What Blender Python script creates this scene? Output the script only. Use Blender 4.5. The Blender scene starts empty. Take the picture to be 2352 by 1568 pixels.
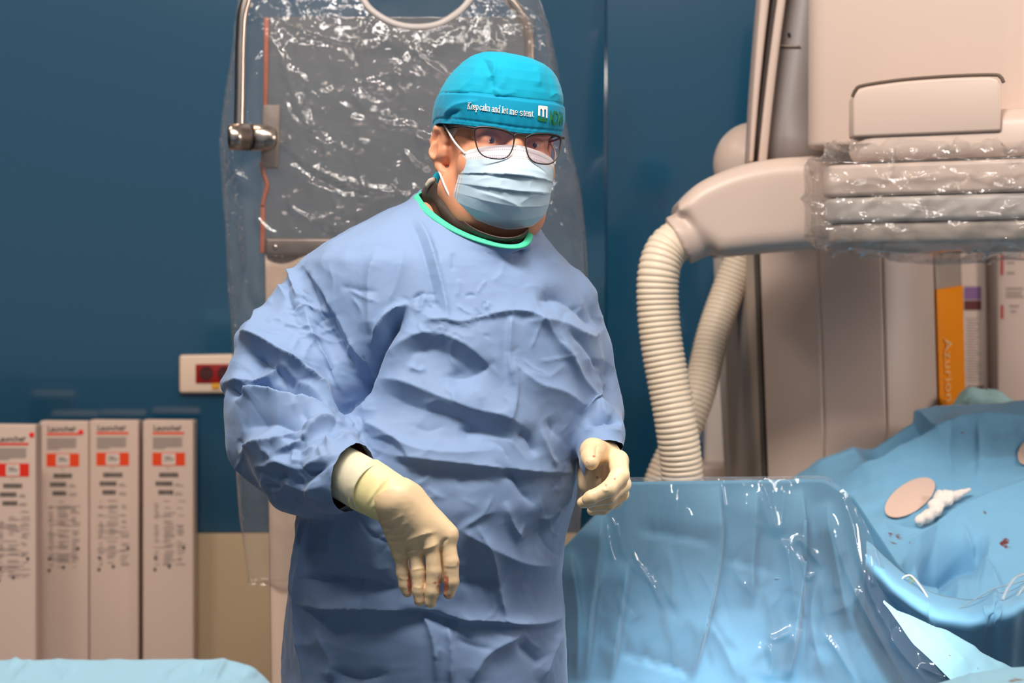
import bpy, bmesh, math, random
import numpy as np
from mathutils import Matrix, Vector

SC = bpy.context.scene
COL = SC.collection
random.seed(7)
RNG = np.random.default_rng(11)

# ------------------------------------------------------------------ camera
CAM_Z = 1.34
FPX = 85.0 / 36.0 * 2352.0            # focal length in pixels of the 2352-wide frame
cam_data = bpy.data.cameras.new('camera')
cam_data.lens = 85.0
cam_data.sensor_width = 36.0
cam_data.clip_start = 0.1
cam_data.dof.use_dof = True
cam_data.dof.focus_distance = 3.48
cam_data.dof.aperture_fstop = 5.3
cam = bpy.data.objects.new('camera', cam_data)
cam.location = (0, 0, CAM_Z)
cam.rotation_euler = (math.pi / 2, 0, 0)
COL.objects.link(cam)
SC.camera = cam

# ------------------------------------------------------------------ world, lamps, exposure
SC.view_settings.view_transform = 'Standard'
SC.view_settings.look = 'None'
SC.view_settings.gamma = 1.0
SC.view_settings.use_curve_mapping = False
SC.view_settings.exposure = 0.05
w = bpy.data.worlds.new('room_air')
SC.world = w
w.use_nodes = True
w.node_tree.nodes['Background'].inputs[0].default_value = (0.80, 0.88, 1.0, 1)
w.node_tree.nodes['Background'].inputs[1].default_value = 0.31


def area_lamp(name, loc, target, size, energy, color):
    d = bpy.data.lights.new(name, 'AREA')
    d.shape = 'RECTANGLE'
    d.size, d.size_y = size
    d.energy = energy
    d.color = color
    o = bpy.data.objects.new(name, d)
    o.location = loc
    o.rotation_euler = (Vector(target) - Vector(loc)).to_track_quat('-Z', 'Y').to_euler()
    COL.objects.link(o)
    return o


WARM = (1.0, 0.80, 0.64)
area_lamp('ceiling_lamp', (-0.35, 2.45, 3.32), (-0.1, 3.5, 1.2), (0.9, 0.5), 78, (1.0, 0.94, 0.88))
area_lamp('ceiling_lamp', (0.6, 2.5, 3.32), (0.2, 3.6, 1.1), (0.9, 0.35), 18, (1.0, 0.93, 0.86))
area_lamp('ceiling_lamp', (-1.5, 4.3, 3.32), (-1.3, 5.0, 0.0), (1.2, 0.5), 20, WARM)
area_lamp('ceiling_lamp', (1.3, 2.5, 3.32), (1.3, 4.6, 0.9), (1.2, 0.5), 8, WARM)
area_lamp('added_column_fill', (2.7, 3.5, 1.95), (1.0, 4.9, 1.15), (0.5, 0.5), 24, (1.0, 0.86, 0.77))
area_lamp('ceiling_lamp', (-1.6, 2.6, 3.32), (-0.3, 4.4, 1.4), (0.5, 0.35), 16, (1.0, 0.90, 0.80))  # extra lamp added for glints in the clear plastic
area_lamp('ceiling_lamp', (1.9, 2.4, 3.32), (0.6, 4.2, 1.0), (0.5, 0.35), 9, (1.0, 0.90, 0.80))  # second lamp added for sparkle on the plastic covers
sp = bpy.data.lights.new('surgical_lamp', 'SPOT')
sp.energy = 860
sp.color = (0.88, 0.97, 1.0)
sp.spot_size = math.radians(18)
sp.spot_blend = 0.9
sp.shadow_soft_size = 0.09
so = bpy.data.objects.new('surgical_lamp', sp)
so.location = (0.62, 2.15, 2.35)
so.rotation_euler = (Vector((0.36, 3.95, 0.58)) - Vector(so.location)).to_track_quat('-Z', 'Y').to_euler()
COL.objects.link(so)

SC.cycles.max_bounces = 8
SC.cycles.diffuse_bounces = 3
SC.cycles.glossy_bounces = 3
SC.cycles.transparent_max_bounces = 16
SC.cycles.caustics_reflective = False
SC.cycles.caustics_refractive = False
SC.cycles.sample_clamp_indirect = 4.0


# ------------------------------------------------------------------ helpers
def P(px, py, d):
    """point of the room seen at pixel (px, py) of the photograph at distance d"""
    return Vector(((px - 1176.0) / FPX * d, d, CAM_Z - (py - 784.0) / FPX * d))


def PA(pts):
    return np.array([P(*p) for p in pts], float)


def L(px, d):
    return px * d / FPX


def c(r, g, b):
    def f(v):
        v /= 255.0
        return v / 12.92 if v <= 0.04045 else ((v + 0.055) / 1.055) ** 2.4
    return (f(r), f(g), f(b), 1.0)


def N(nt, t, **kw):
    n = nt.nodes.new(t)
    for k, v in kw.items():
        if hasattr(n, k):
            setattr(n, k, v)
        else:
            n.inputs[k].default_value = v
    return n


def mat(name, col, rough=0.5, spec=0.5, bump=None, sheen=0.0, metal=0.0, vary=None, trans=0.0, coat=0.0):
    """principled material; bump=(scale, strength, distance), vary=(scale, second colour, amount)"""
    m = bpy.data.materials.new(name)
    m.use_nodes = True
    nt = m.node_tree
    b = nt.nodes['Principled BSDF']
    b.inputs['Base Color'].default_value = col
    b.inputs['Roughness'].default_value = rough
    b.inputs['Specular IOR Level'].default_value = spec
    b.inputs['Metallic'].default_value = metal
    b.inputs['Coat Weight'].default_value = coat
    if sheen:
        b.inputs['Sheen Weight'].default_value = sheen
        b.inputs['Sheen Roughness'].default_value = 0.4
    tc = N(nt, 'ShaderNodeTexCoord')
    if vary:
        nz = N(nt, 'ShaderNodeTexNoise', Scale=vary[0], Detail=4.0)
        nt.links.new(tc.outputs['Object'], nz.inputs['Vector'])
        mx = N(nt, 'ShaderNodeMix', data_type='RGBA')
        mx.inputs['A'].default_value = col
        mx.inputs['B'].default_value = vary[1]
        ml = N(nt, 'ShaderNodeMath', operation='MULTIPLY')
        nt.links.new(nz.outputs['Fac'], ml.inputs[0])
        ml.inputs[1].default_value = vary[2]
        nt.links.new(ml.outputs[0], mx.inputs['Factor'])
        nt.links.new(mx.outputs['Result'], b.inputs['Base Color'])
    if bump:
        nz = N(nt, 'ShaderNodeTexNoise', Scale=bump[0], Detail=3.0)
        nt.links.new(tc.outputs['Object'], nz.inputs['Vector'])
        bp = N(nt, 'ShaderNodeBump', Strength=bump[1], Distance=bump[2])
        nt.links.new(nz.outputs['Fac'], bp.inputs['Height'])
        nt.links.new(bp.outputs['Normal'], b.inputs['Normal'])
    if trans:
        tr = N(nt, 'ShaderNodeBsdfTranslucent', Color=col)
        mx = N(nt, 'ShaderNodeMixShader')
        mx.inputs[0].default_value = trans
        nt.links.new(b.outputs[0], mx.inputs[1])
        nt.links.new(tr.outputs[0], mx.inputs[2])
        nt.links.new(mx.outputs[0], nt.nodes['Material Output'].inputs[0])
    return m


def film(name, tint=(1, 1, 1), haze=0.08, rough=0.10, bump=((14, 0.5, 0.02), (60, 0.3, 0.004)), ior=1.5, hazecol=(0.9, 0.88, 0.86), fmax=0.30):
    """thin clear plastic: transparent + fresnel gloss + a little milky scatter"""
    m = bpy.data.materials.new(name)
    m.use_nodes = True
    nt = m.node_tree
    nt.nodes.remove(nt.nodes['Principled BSDF'])
    out = nt.nodes['Material Output']
    tc = N(nt, 'ShaderNodeTexCoord')
    prev = None
    for (s, st, di) in bump:
        nz = N(nt, 'ShaderNodeTexNoise', Scale=s, Detail=2.0)
        nz.inputs['Distortion'].default_value = 0.8
        nt.links.new(tc.outputs['Object'], nz.inputs['Vector'])
        # ridges: |n - .5|
        sb = N(nt, 'ShaderNodeMath', operation='SUBTRACT')
        nt.links.new(nz.outputs['Fac'], sb.inputs[0])
        sb.inputs[1].default_value = 0.5
        ab = N(nt, 'ShaderNodeMath', operation='ABSOLUTE')
        nt.links.new(sb.outputs[0], ab.inputs[0])
        bp = N(nt, 'ShaderNodeBump', Strength=st, Distance=di)
        nt.links.new(ab.outputs[0], bp.inputs['Height'])
        if prev:
            nt.links.new(prev.outputs['Normal'], bp.inputs['Normal'])
        prev = bp
    tr = N(nt, 'ShaderNodeBsdfTransparent', Color=(*tint, 1))
    gl = N(nt, 'ShaderNodeBsdfGlossy', Roughness=rough)
    gl.inputs['Color'].default_value = (1, 1, 1, 1)
    fr = N(nt, 'ShaderNodeFresnel', IOR=ior)
    if prev:
        nt.links.new(prev.outputs['Normal'], gl.inputs['Normal'])
        nt.links.new(prev.outputs['Normal'], fr.inputs['Normal'])
    df = N(nt, 'ShaderNodeBsdfDiffuse', Color=(*hazecol, 1))
    tl = N(nt, 'ShaderNodeBsdfTranslucent', Color=(*hazecol, 1))
    hz = N(nt, 'ShaderNodeMixShader')
    hz.inputs[0].default_value = 0.4
    nt.links.new(df.outputs[0], hz.inputs[1])
    nt.links.new(tl.outputs[0], hz.inputs[2])
    m1 = N(nt, 'ShaderNodeMixShader')
    m1.inputs[0].default_value = haze
    nt.links.new(tr.outputs[0], m1.inputs[1])
    nt.links.new(hz.outputs[0], m1.inputs[2])
    m2 = N(nt, 'ShaderNodeMixShader')
    mn = N(nt, 'ShaderNodeMath', operation='MINIMUM')
    nt.links.new(fr.outputs[0], mn.inputs[0])
    mn.inputs[1].default_value = fmax
    nt.links.new(mn.outputs[0], m2.inputs[0])
    nt.links.new(m1.outputs[0], m2.inputs[1])
    nt.links.new(gl.outputs[0], m2.inputs[2])
    nt.links.new(m2.outputs[0], out.inputs[0])
    return m


def mesh_obj(name, V, F, m, parent=None, smooth=True, uv=None):
    me = bpy.data.meshes.new(name)
    V = np.asarray(V, float)
    if parent is not None:
        V = V - np.array(parent_origin(parent))
    me.from_pydata(V.tolist(), [], [list(map(int, f)) for f in F])
    if uv is not None:
        ul = me.uv_layers.new(name='UVMap')
        li = np.empty(len(me.loops), dtype=np.int32)
        me.loops.foreach_get('vertex_index', li)
        ul.data.foreach_set('uv', np.asarray(uv, np.float32)[li].ravel())
    me.validate()
    me.update()
    if smooth:
        me.polygons.foreach_set('use_smooth', [True] * len(me.polygons))
    for mm in (m if isinstance(m, (list, tuple)) else [m]):
        me.materials.append(mm)
    o = bpy.data.objects.new(name, me)
    COL.objects.link(o)
    if parent is not None:
        o.parent = parent
    return o


def parent_origin(p):
    t = Vector((0, 0, 0))
    while p is not None:
        t += p.location
        p = p.parent
    return t


def tag(o, label=None, cat=None, group=None, kind=None):
    if label:
        o['label'] = label
    if cat:
        o['category'] = cat
    if group:
        o['group'] = group
    if kind:
        o['kind'] = kind
    return o


def thing(name, loc, label, cat, group=None):
    o = bpy.data.objects.new(name, None)
    o.empty_display_size = 0.05
    o.location = loc
    COL.objects.link(o)
    return tag(o, label, cat, group)


def fix_normals(o):
    bm = bmesh.new()
    bm.from_mesh(o.data)
    bmesh.ops.recalc_face_normals(bm, faces=bm.faces)
    bm.to_mesh(o.data)
    bm.free()
    return o


def bevel(o, width, seg=3, angle=30):
    md = o.modifiers.new('bevel', 'BEVEL')
    md.width = width
    md.segments = seg
    md.limit_method = 'ANGLE'
    md.angle_limit = math.radians(angle)
    return o


def subsurf(o, lv=1):
    md = o.modifiers.new('sub', 'SUBSURF')
    md.levels = md.render_levels = lv
    return o


def solidify(o, t, off=-1):
    md = o.modifiers.new('solid', 'SOLIDIFY')
    md.thickness = t
    md.offset = off
    return o


def hexa(name, front, thick, m, parent=None, bev=0.004, seg=3, away=None):
    """block from 4 front corners (tl, tr, br, bl), thick going away from the camera"""
    f = [Vector(p) for p in front]
    n = (f[1] - f[0]).cross(f[3] - f[0]).normalized()
    if n.y < 0:
        n = -n
    if away is not None:
        n = Vector(away)
    V = f + [p + n * thick for p in f]
    F = [(3, 2, 1, 0), (4, 5, 6, 7), (0, 1, 5, 4), (1, 2, 6, 5), (2, 3, 7, 6), (3, 0, 4, 7)]
    o = mesh_obj(name, V, F, m, parent, smooth=True)
    fix_normals(o)
    if bev:
        bevel(o, bev, seg)
    return o


def slab(name, poly, d, thick, m, parent=None, bev=0.01, seg=4, pts3=None):
    """outline given at distance d, extruded straight back"""
    f = pts3 if pts3 is not None else [P(x, y, d) for x, y in poly]
    n = len(f)
    V = list(f) + [p + Vector((0, thick, 0)) for p in f]
    F = [tuple(range(n)), tuple(range(2 * n - 1, n - 1, -1))] + [(i, (i + 1) % n, n + (i + 1) % n, n + i) for i in range(n)]
    o = mesh_obj(name, V, F, m, parent)
    fix_normals(o)
    if bev:
        bevel(o, bev, seg, 35)
    return o


def grid_faces(nu, nv, wrap_u=False, wrap_v=False):
    """vertex index = i * nv + j"""
    I = np.arange(nu if wrap_u else nu - 1)
    J = np.arange(nv if wrap_v else nv - 1)
    i, j = np.meshgrid(I, J, indexing='ij')
    i2, j2 = (i + 1) % nu, (j + 1) % nv
    return np.stack([i * nv + j, i2 * nv + j, i2 * nv + j2, i * nv + j2], -1).reshape(-1, 4)


def catmull(pts, n):
    pts = np.asarray(pts, float)
    if len(pts) == 2:
        t = np.linspace(0, 1, n)[:, None]
        return pts[0] * (1 - t) + pts[1] * t
    q = np.vstack([2 * pts[0] - pts[1], pts, 2 * pts[-1] - pts[-2]])
    s = np.linspace(0, len(pts) - 1 - 1e-9, n)
    k = s.astype(int)
    t = (s - k)[:, None]
    a, b, cc, d = q[k], q[k + 1], q[k + 2], q[k + 3]
    return 0.5 * (2 * b + (cc - a) * t + (2 * a - 5 * b + 4 * cc - d) * t * t + (3 * b - a - 3 * cc + d) * t ** 3)


def resample(pts, n):
    seg = np.r_[0, np.cumsum(np.linalg.norm(np.diff(pts, axis=0), axis=1))]
    s = np.linspace(0, seg[-1], n)
    return np.stack([np.interp(s, seg, pts[:, k]) for k in range(pts.shape[1])], 1)


def frames(path):
    t = np.gradient(path, axis=0)
    t /= np.linalg.norm(t, axis=1)[:, None] + 1e-12
    nrm = np.zeros_like(path)
    a = np.array([0, 1.0, 0]) if abs(t[0][1]) < 0.9 else np.array([1.0, 0, 0])
    nrm[0] = np.cross(t[0], a)
    nrm[0] /= np.linalg.norm(nrm[0])
    for i in range(1, len(path)):
        v = nrm[i - 1] - t[i] * nrm[i - 1].dot(t[i])
        nrm[i] = v / (np.linalg.norm(v) + 1e-12)
    return t, nrm, np.cross(t, nrm)


def tube_geo(path, rad, seg=10, closed=False, cap=True, squash=1.0):
    path = np.asarray(path, float)
    n = len(path)
    rad = np.broadcast_to(np.asarray(rad, float), (n,))
    t, u, v = frames(path)
    a = np.linspace(0, 2 * np.pi, seg, endpoint=False)
    V = path[:, None] + rad[:, None, None] * (np.cos(a)[None, :, None] * u[:, None] + squash * np.sin(a)[None, :, None] * v[:, None])
    V = V.reshape(-1, 3)
    F = grid_faces(n, seg, closed, True).tolist()
    if cap and not closed:
        F.append(list(range(seg))[::-1])
        F.append([(n - 1) * seg + k for k in range(seg)])
    return V, F


def tube(name, pts, rad, m, parent=None, seg=10, n=None, closed=False, squash=1.0):
    pts = np.asarray(pts, float)
    if n:
        if closed:
            q = catmull(np.vstack([pts[-1:], pts, pts[:2]]), n * 3)
            k0 = len(q) // (len(pts) + 2)
            q = catmull(np.vstack([pts, pts[:1]]), n + 1)[:-1]
        else:
            q = catmull(pts, n)
        if np.ndim(rad):
            rad = np.interp(np.linspace(0, 1, len(q)), np.linspace(0, 1, len(rad)), rad)
        pts = q
    V, F = tube_geo(pts, rad, seg, closed, squash=squash)
    return fix_normals(mesh_obj(name, V, F, m, parent))


def plan_prism(name, corner, yaw, wd, dp, z0, z1, r, m, parent=None, bev=0.01, seg=4, taper=0.0):
    """upright rounded box; corner = near-left corner (x, y), width runs along yaw, depth away from the camera"""
    ux, uy = math.cos(yaw), -math.sin(yaw)
    vx, vy = math.sin(yaw), math.cos(yaw)
    pts = []
    for (cx, cy, a0) in ((r, r, math.pi), (wd - r, r, 1.5 * math.pi), (wd - r, dp - r, 0), (r, dp - r, 0.5 * math.pi)):
        for k in range(7):
            a = a0 + k * math.pi / 12
            pts.append((cx + r * math.cos(a), cy + r * math.sin(a)))
    V = []
    for z, s in ((z0, 0.0), (z1, taper)):
        for (a, b) in pts:
            a2 = a + s * (1 - 2 * a / wd)
            b2 = b + s * (1 - 2 * b / dp)
            V.append((corner[0] + a2 * ux + b2 * vx, corner[1] + a2 * uy + b2 * vy, z))
    n = len(pts)
    F = [tuple(range(n))[::-1], tuple(range(n, 2 * n))] + [(i, (i + 1) % n, n + (i + 1) % n, n + i) for i in range(n)]
    o = fix_normals(mesh_obj(name, V, F, m, parent))
    if bev:
        bevel(o, bev, seg, 50)
    return o


# value noise, vectorised
def _hash(ix, iy, iz, seed):
    h = (ix.astype(np.int64) * 374761393 + iy.astype(np.int64) * 668265263 + iz.astype(np.int64) * 2147483647 + seed * 974634777) & 0xFFFFFFFF
    h = ((h ^ (h >> 13)) * 1274126177) & 0xFFFFFFFF
    h = ((h ^ (h >> 16)) * 2246822519) & 0xFFFFFFFF
    return ((h ^ (h >> 15)) & 0xFFFF) / 65535.0


def vnoise(p, seed=0):
    p = np.asarray(p, float)
    i = np.floor(p)
    f = p - i
    f = f * f * (3 - 2 * f)
    i = i.astype(np.int64)
    r = 0
    for dx in (0, 1):
        for dy in (0, 1):
            for dz in (0, 1):
                wgt = (f[:, 0] if dx else 1 - f[:, 0]) * (f[:, 1] if dy else 1 - f[:, 1]) * (f[:, 2] if dz else 1 - f[:, 2])
                r = r + wgt * _hash(i[:, 0] + dx, i[:, 1] + dy, i[:, 2] + dz, seed)
    return r


def ridged(p, seed=0, oct=3):
    r, a, s = 0, 1.0, 1.0
    for k in range(oct):
        r = r + a * (1 - np.abs(2 * vnoise(p * s, seed + k) - 1))
        a *= 0.5
        s *= 2.1
    return r / 1.75


# ------------------------------------------------------------------ distance fields
class Field:
    def __init__(self, xs, ys, zs):
        self.xs, self.ys, self.zs = [np.asarray(a, np.float32) for a in (xs, ys, zs)]
        self.X = self.xs[:, None, None]
        self.Y = self.ys[None, :, None]
        self.Z = self.zs[None, None, :]
        self.F = None

    def cone(self, a, b, ra, rb, xyz=None):
        X, Y, Z = xyz or (self.X, self.Y, self.Z)
        a, b = np.asarray(a, np.float32), np.asarray(b, np.float32)
        ab = b - a
        t = ((X - a[0]) * ab[0] + (Y - a[1]) * ab[1] + (Z - a[2]) * ab[2]) / float(ab.dot(ab) + 1e-12)
        t = np.clip(t, 0, 1)
        return np.sqrt((X - a[0] - t * ab[0]) ** 2 + (Y - a[1] - t * ab[1]) ** 2 + (Z - a[2] - t * ab[2]) ** 2) - (ra + (rb - ra) * t)

    def ell(self, cc, r, xyz=None):
        X, Y, Z = xyz or (self.X, self.Y, self.Z)
        q = np.sqrt(((X - cc[0]) / r[0]) ** 2 + ((Y - cc[1]) / r[1]) ** 2 + ((Z - cc[2]) / r[2]) ** 2)
        q2 = np.sqrt(((X - cc[0]) / r[0] ** 2) ** 2 + ((Y - cc[1]) / r[1] ** 2) ** 2 + ((Z - cc[2]) / r[2] ** 2) ** 2) + 1e-9
        return q * (q - 1) / q2

    def chain(self, pts, rads, k=0.0, xyz=None):
        f = None
        for i in range(len(pts) - 1):
            g = self.cone(pts[i], pts[i + 1], rads[i], rads[i + 1], xyz)
            f = g if f is None else smin(f, g, k)
        return f

    def add(self, g, k=0.0):
        self.F = g if self.F is None else smin(self.F, g, k)

    def sub(self, g, k=0.0):
        self.F = -smin(-self.F, g, k)

    def mesh(self):
        F = np.broadcast_to(self.F, (len(self.xs), len(self.ys), len(self.zs)))
        return surface_nets(F, self.xs, self.ys, self.zs)


def smin(a, b, k):
    if k <= 0:
        return np.minimum(a, b)
    h = np.maximum(k - np.abs(a - b), 0) / k
    return np.minimum(a, b) - h * h * k * 0.25


def surface_nets(F, xs, ys, zs):
    S = F < 0
    nx, ny, nz = F.shape
    cnt = np.zeros((nx - 1, ny - 1, nz - 1), np.int8)
    corners = [(a, b, d) for a in (0, 1) for b in (0, 1) for d in (0, 1)]
    for (a, b, d) in corners:
        cnt += S[a:nx - 1 + a, b:ny - 1 + b, d:nz - 1 + d]
    act = np.argwhere((cnt > 0) & (cnt < 8))
    idx = -np.ones(cnt.shape, np.int64)
    idx[act[:, 0], act[:, 1], act[:, 2]] = np.arange(len(act))
    val = {cn: F[act[:, 0] + cn[0], act[:, 1] + cn[1], act[:, 2] + cn[2]] for cn in corners}
    acc = np.zeros((len(act), 3))
    num = np.zeros(len(act))
    for ax in range(3):
        for cn in corners:
            if cn[ax]:
                continue
            c2 = list(cn)
            c2[ax] = 1
            v0, v1 = val[cn], val[tuple(c2)]
            m = (v0 < 0) != (v1 < 0)
            t = np.where(m, v0 / np.where(m, v0 - v1, 1), 0)
            p = np.zeros((len(act), 3))
            p[:] = cn
            p[:, ax] = t
            acc[m] += p[m]
            num[m] += 1
    pos = act + acc / np.maximum(num, 1)[:, None]
    V = np.stack([np.interp(pos[:, 0], np.arange(nx), xs), np.interp(pos[:, 1], np.arange(ny), ys), np.interp(pos[:, 2], np.arange(nz), zs)], 1)
    Q = []
    for ax in range(3):
        o1, o2 = [(1, 2), (2, 0), (0, 1)][ax]
        s0 = np.take(S, range(0, S.shape[ax] - 1), ax)
        s1 = np.take(S, range(1, S.shape[ax]), ax)
        e = np.argwhere(s0 != s1)
        e = e[(e[:, o1] > 0) & (e[:, o2] > 0) & (e[:, o1] < S.shape[o1] - 1) & (e[:, o2] < S.shape[o2] - 1)]
        inside = S[e[:, 0], e[:, 1], e[:, 2]]
        q = []
        for (d1, d2) in ((-1, -1), (0, -1), (0, 0), (-1, 0)):
            cc = e.copy()
            cc[:, o1] += d1
            cc[:, o2] += d2
            q.append(idx[cc[:, 0], cc[:, 1], cc[:, 2]])
        q = np.stack(q, 1)
        q[~inside] = q[~inside][:, ::-1]
        Q.append(q)
    return V, np.vstack(Q)


def compact(V, F):
    F = np.asarray(F)
    used = np.unique(F)
    mp = -np.ones(len(V), np.int64)
    mp[used] = np.arange(len(used))
    return V[used], mp[F]


def mesh_normals(V, F):
    n = np.cross(V[F[:, 2]] - V[F[:, 0]], V[F[:, 3]] - V[F[:, 1]])
    out = np.zeros_like(V)
    for k in range(4):
        for a in range(3):
            out[:, a] += np.bincount(F[:, k], n[:, a], len(V))
    return out / (np.linalg.norm(out, axis=1)[:, None] + 1e-12)


def laplace(V, F, it=1, lam=0.5):
    V = V.copy()
    for _ in range(it):
        s = np.zeros_like(V)
        w_ = np.zeros(len(V))
        for k in range(4):
            a, b = F[:, k], F[:, (k + 1) % 4]
            for ax in range(3):
                s[:, ax] += np.bincount(a, V[b, ax], len(V)) + np.bincount(b, V[a, ax], len(V))
            w_ += np.bincount(a, minlength=len(V)) + np.bincount(b, minlength=len(V))
        V = V + lam * (s / np.maximum(w_, 1)[:, None] - V)
    return V


def subdivide(V, F):
    """one Catmull-Clark-like step done with Blender"""
    me = bpy.data.meshes.new('tmp')
    me.from_pydata(V.tolist(), [], F if isinstance(F, list) else F.tolist())
    o = bpy.data.objects.new('tmp', me)
    COL.objects.link(o)
    subsurf(o, 1)
    dg = bpy.context.evaluated_depsgraph_get()
    ev = o.evaluated_get(dg)
    m2 = ev.to_mesh()
    V2 = np.empty(len(m2.vertices) * 3)
    m2.vertices.foreach_get('co', V2)
    F2 = np.empty(len(m2.loops), np.int32)
    m2.loops.foreach_get('vertex_index', F2)
    ev.to_mesh_clear()
    bpy.data.objects.remove(o)
    bpy.data.meshes.remove(me)
    return V2.reshape(-1, 3), F2.reshape(-1, 4).astype(np.int64)


def project(V):
    return np.stack([V[:, 0] / V[:, 1] * FPX + 1176.0, (CAM_Z - V[:, 2]) / V[:, 1] * FPX + 784.0], 1)


def fold_field(uv, folds):
    """height (metres) of fold lines over a 2-D chart; a fold is
    (points, amplitude, width on the right-hand/below side, width on the other side)"""
    h = np.zeros(len(uv))
    for (pts, amp, wa, wb) in folds:
        q = catmull(pts, max(8, 6 * len(pts)))
        mw = 3.2 * max(wa, wb)
        sel = np.where((uv[:, 0] > q[:, 0].min() - mw) & (uv[:, 0] < q[:, 0].max() + mw) & (uv[:, 1] > q[:, 1].min() - mw) & (uv[:, 1] < q[:, 1].max() + mw))[0]
        if not len(sel):
            continue
        p = uv[sel]
        best = np.full(len(sel), 1e9)
        side = np.zeros(len(sel))
        par = np.zeros(len(sel))
        m = len(q) - 1
        for i in range(m):
            a, b = q[i], q[i + 1]
            ab = b - a
            t = np.clip(((p - a) @ ab) / (ab @ ab + 1e-9), 0, 1)
            dv = p - a - t[:, None] * ab
            dd = np.hypot(dv[:, 0], dv[:, 1])
            k = dd < best
            best[k] = dd[k]
            side[k] = (ab[0] * dv[:, 1] - ab[1] * dv[:, 0])[k]
            par[k] = (i + t[k]) / m
        wd = np.where(side > 0, wa, wb)
        tp = np.clip(np.sin(np.pi * np.clip(par, 0, 1)) * 1.6 + 0.0, 0, 1)
        tp = np.where(tp < 0.02, 0.02, tp)
        x = best / wd
        h[sel] += amp * tp * np.exp(-x - 0.25 * x * x)
    return h


# lettering: flat text turned into a mesh, returned as arrays (x right, y up)
def text_geo(body, size, offset=0.0, align='LEFT', shear=0.0, space=1.0):
    cu = bpy.data.curves.new('text', 'FONT')
    cu.body = body
    cu.size = size
    cu.offset = offset
    cu.shear = shear
    cu.align_x = align
    cu.space_character = space
    cu.resolution_u = 3
    o = bpy.data.objects.new('text', cu)
    COL.objects.link(o)
    dg = bpy.context.evaluated_depsgraph_get()
    ev = o.evaluated_get(dg)
    me = ev.to_mesh()
    V = np.array([v.co[:] for v in me.vertices]) if len(me.vertices) else np.zeros((0, 3))
    F = [list(p.vertices) for p in me.polygons]
    ev.to_mesh_clear()
    bpy.data.objects.remove(o)
    bpy.data.curves.remove(cu)
    return V[:, :2], F


class Sheet:
    """collects flat print (rectangles, text) given in millimetre-like units on a plane"""
    def __init__(self):
        self.V, self.F = [], []

    def rect(self, x0, y0, x1, y1):
        k = len(self.V)
        self.V += [(x0, y0), (x1, y0), (x1, y1), (x0, y1)]
        self.F.append([k, k + 1, k + 2, k + 3])

    def poly(self, pts):
        k = len(self.V)
        self.V += [tuple(p) for p in pts]
        self.F.append(list(range(k, k + len(pts))))

    def text(self, body, x, y, size, **kw):
        V, F = text_geo(body, size, **kw)
        k = len(self.V)
        self.V += [(x + a, y + b) for a, b in V]
        self.F += [[k + i for i in f] for f in F]

    def build(self, name, org, ux, uy, m, parent, off=0.0008):
        """org: 3-D point of (0,0); ux, uy: 3-D vectors per unit"""
        n = Vector(ux).cross(Vector(uy)).normalized()
        if n.y > 0:
            n = -n
        V = [Vector(org) + Vector(ux) * a + Vector(uy) * b + n * off for a, b in self.V]
        return mesh_obj(name, V, self.F, m, parent, smooth=False)

# ================================================================== the room
M_WALL = mat('blue_wall_panel', c(16, 73, 102), rough=0.14, spec=1.0, coat=0.6, bump=(3.0, 0.03, 0.01))
M_WAIN = mat('beige_wall_guard', c(200, 172, 138), rough=0.45, spec=0.3)
M_FLOOR = mat('grey_vinyl', c(120, 130, 138), rough=0.35, vary=(20, c(100, 110, 120), 0.6))
M_CEIL = mat('white_ceiling', c(225, 222, 215), rough=0.8)
M_WHITE = mat('warm_white_plastic', c(204, 181, 167), rough=0.38, spec=0.4)
M_WHITE2 = mat('grey_white_plastic', c(192, 180, 172), rough=0.4, spec=0.4)
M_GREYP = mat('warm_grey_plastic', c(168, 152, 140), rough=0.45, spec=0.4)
M_DARK = mat('dark_rubber_and_shade', c(62, 52, 48), rough=0.6)
M_STEEL = mat('brushed_steel', c(190, 175, 165), rough=0.28, metal=1.0, bump=(90, 0.05, 0.002))
WALL_D = 5.62


def zat(py, d):
    return CAM_Z - (py - 784.0) / FPX * d


def box_between(name, lo, hi, m, parent=None, bev=0.0):
    (x0, y0, z0), (x1, y1, z1) = lo, hi
    return hexa(name, [(x0, y0, z1), (x1, y0, z1), (x1, y0, z0), (x0, y0, z0)], y1 - y0, m, parent, bev=bev, away=(0, 1, 0))


fl = box_between('floor', (-3.4, -0.6, -0.1), (3.4, 5.8, 0.0), M_FLOOR)
tag(fl, 'grey vinyl floor of the procedure room', None, kind='structure')
ce = box_between('ceiling', (-3.4, -0.6, 3.4), (3.4, 5.8, 3.5), M_CEIL)
tag(ce, kind='structure')
for nm, x0, x1 in (('wall_left', -3.5, -3.4), ('wall_right', 3.4, 3.5)):
    tag(box_between(nm, (x0, -0.6, 0), (x1, 5.8, 3.4), M_WALL), kind='structure')
wb = box_between('wall_back', (-3.4, WALL_D + 0.012, 0.0), (3.4, 5.8, 3.4), M_WALL)
tag(wb, 'dark teal wall behind the surgeon', None, kind='structure')
zw = zat(1224, WALL_D)
seams = [-3.38, (1392 - 1176) / FPX * WALL_D, 1.62, 3.38]
for i in range(3):
    box_between('panel', (seams[i] + 0.0015, WALL_D, zw + 0.002), (seams[i + 1] - 0.0015, WALL_D + 0.012, 3.39), M_WALL, wb, bev=0.0008)
wn = box_between('trim_1', (-3.38, WALL_D - 0.006, 0.1), (3.38, WALL_D + 0.012, zw), M_WAIN, bev=0.003)
tag(wn, 'beige wall guard along the lower part of the blue wall', None, kind='structure')
tag(box_between('baseboard_back', (-3.38, WALL_D - 0.012, 0.0), (3.38, WALL_D + 0.012, 0.1), M_GREYP, bev=0.003), kind='structure')
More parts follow.
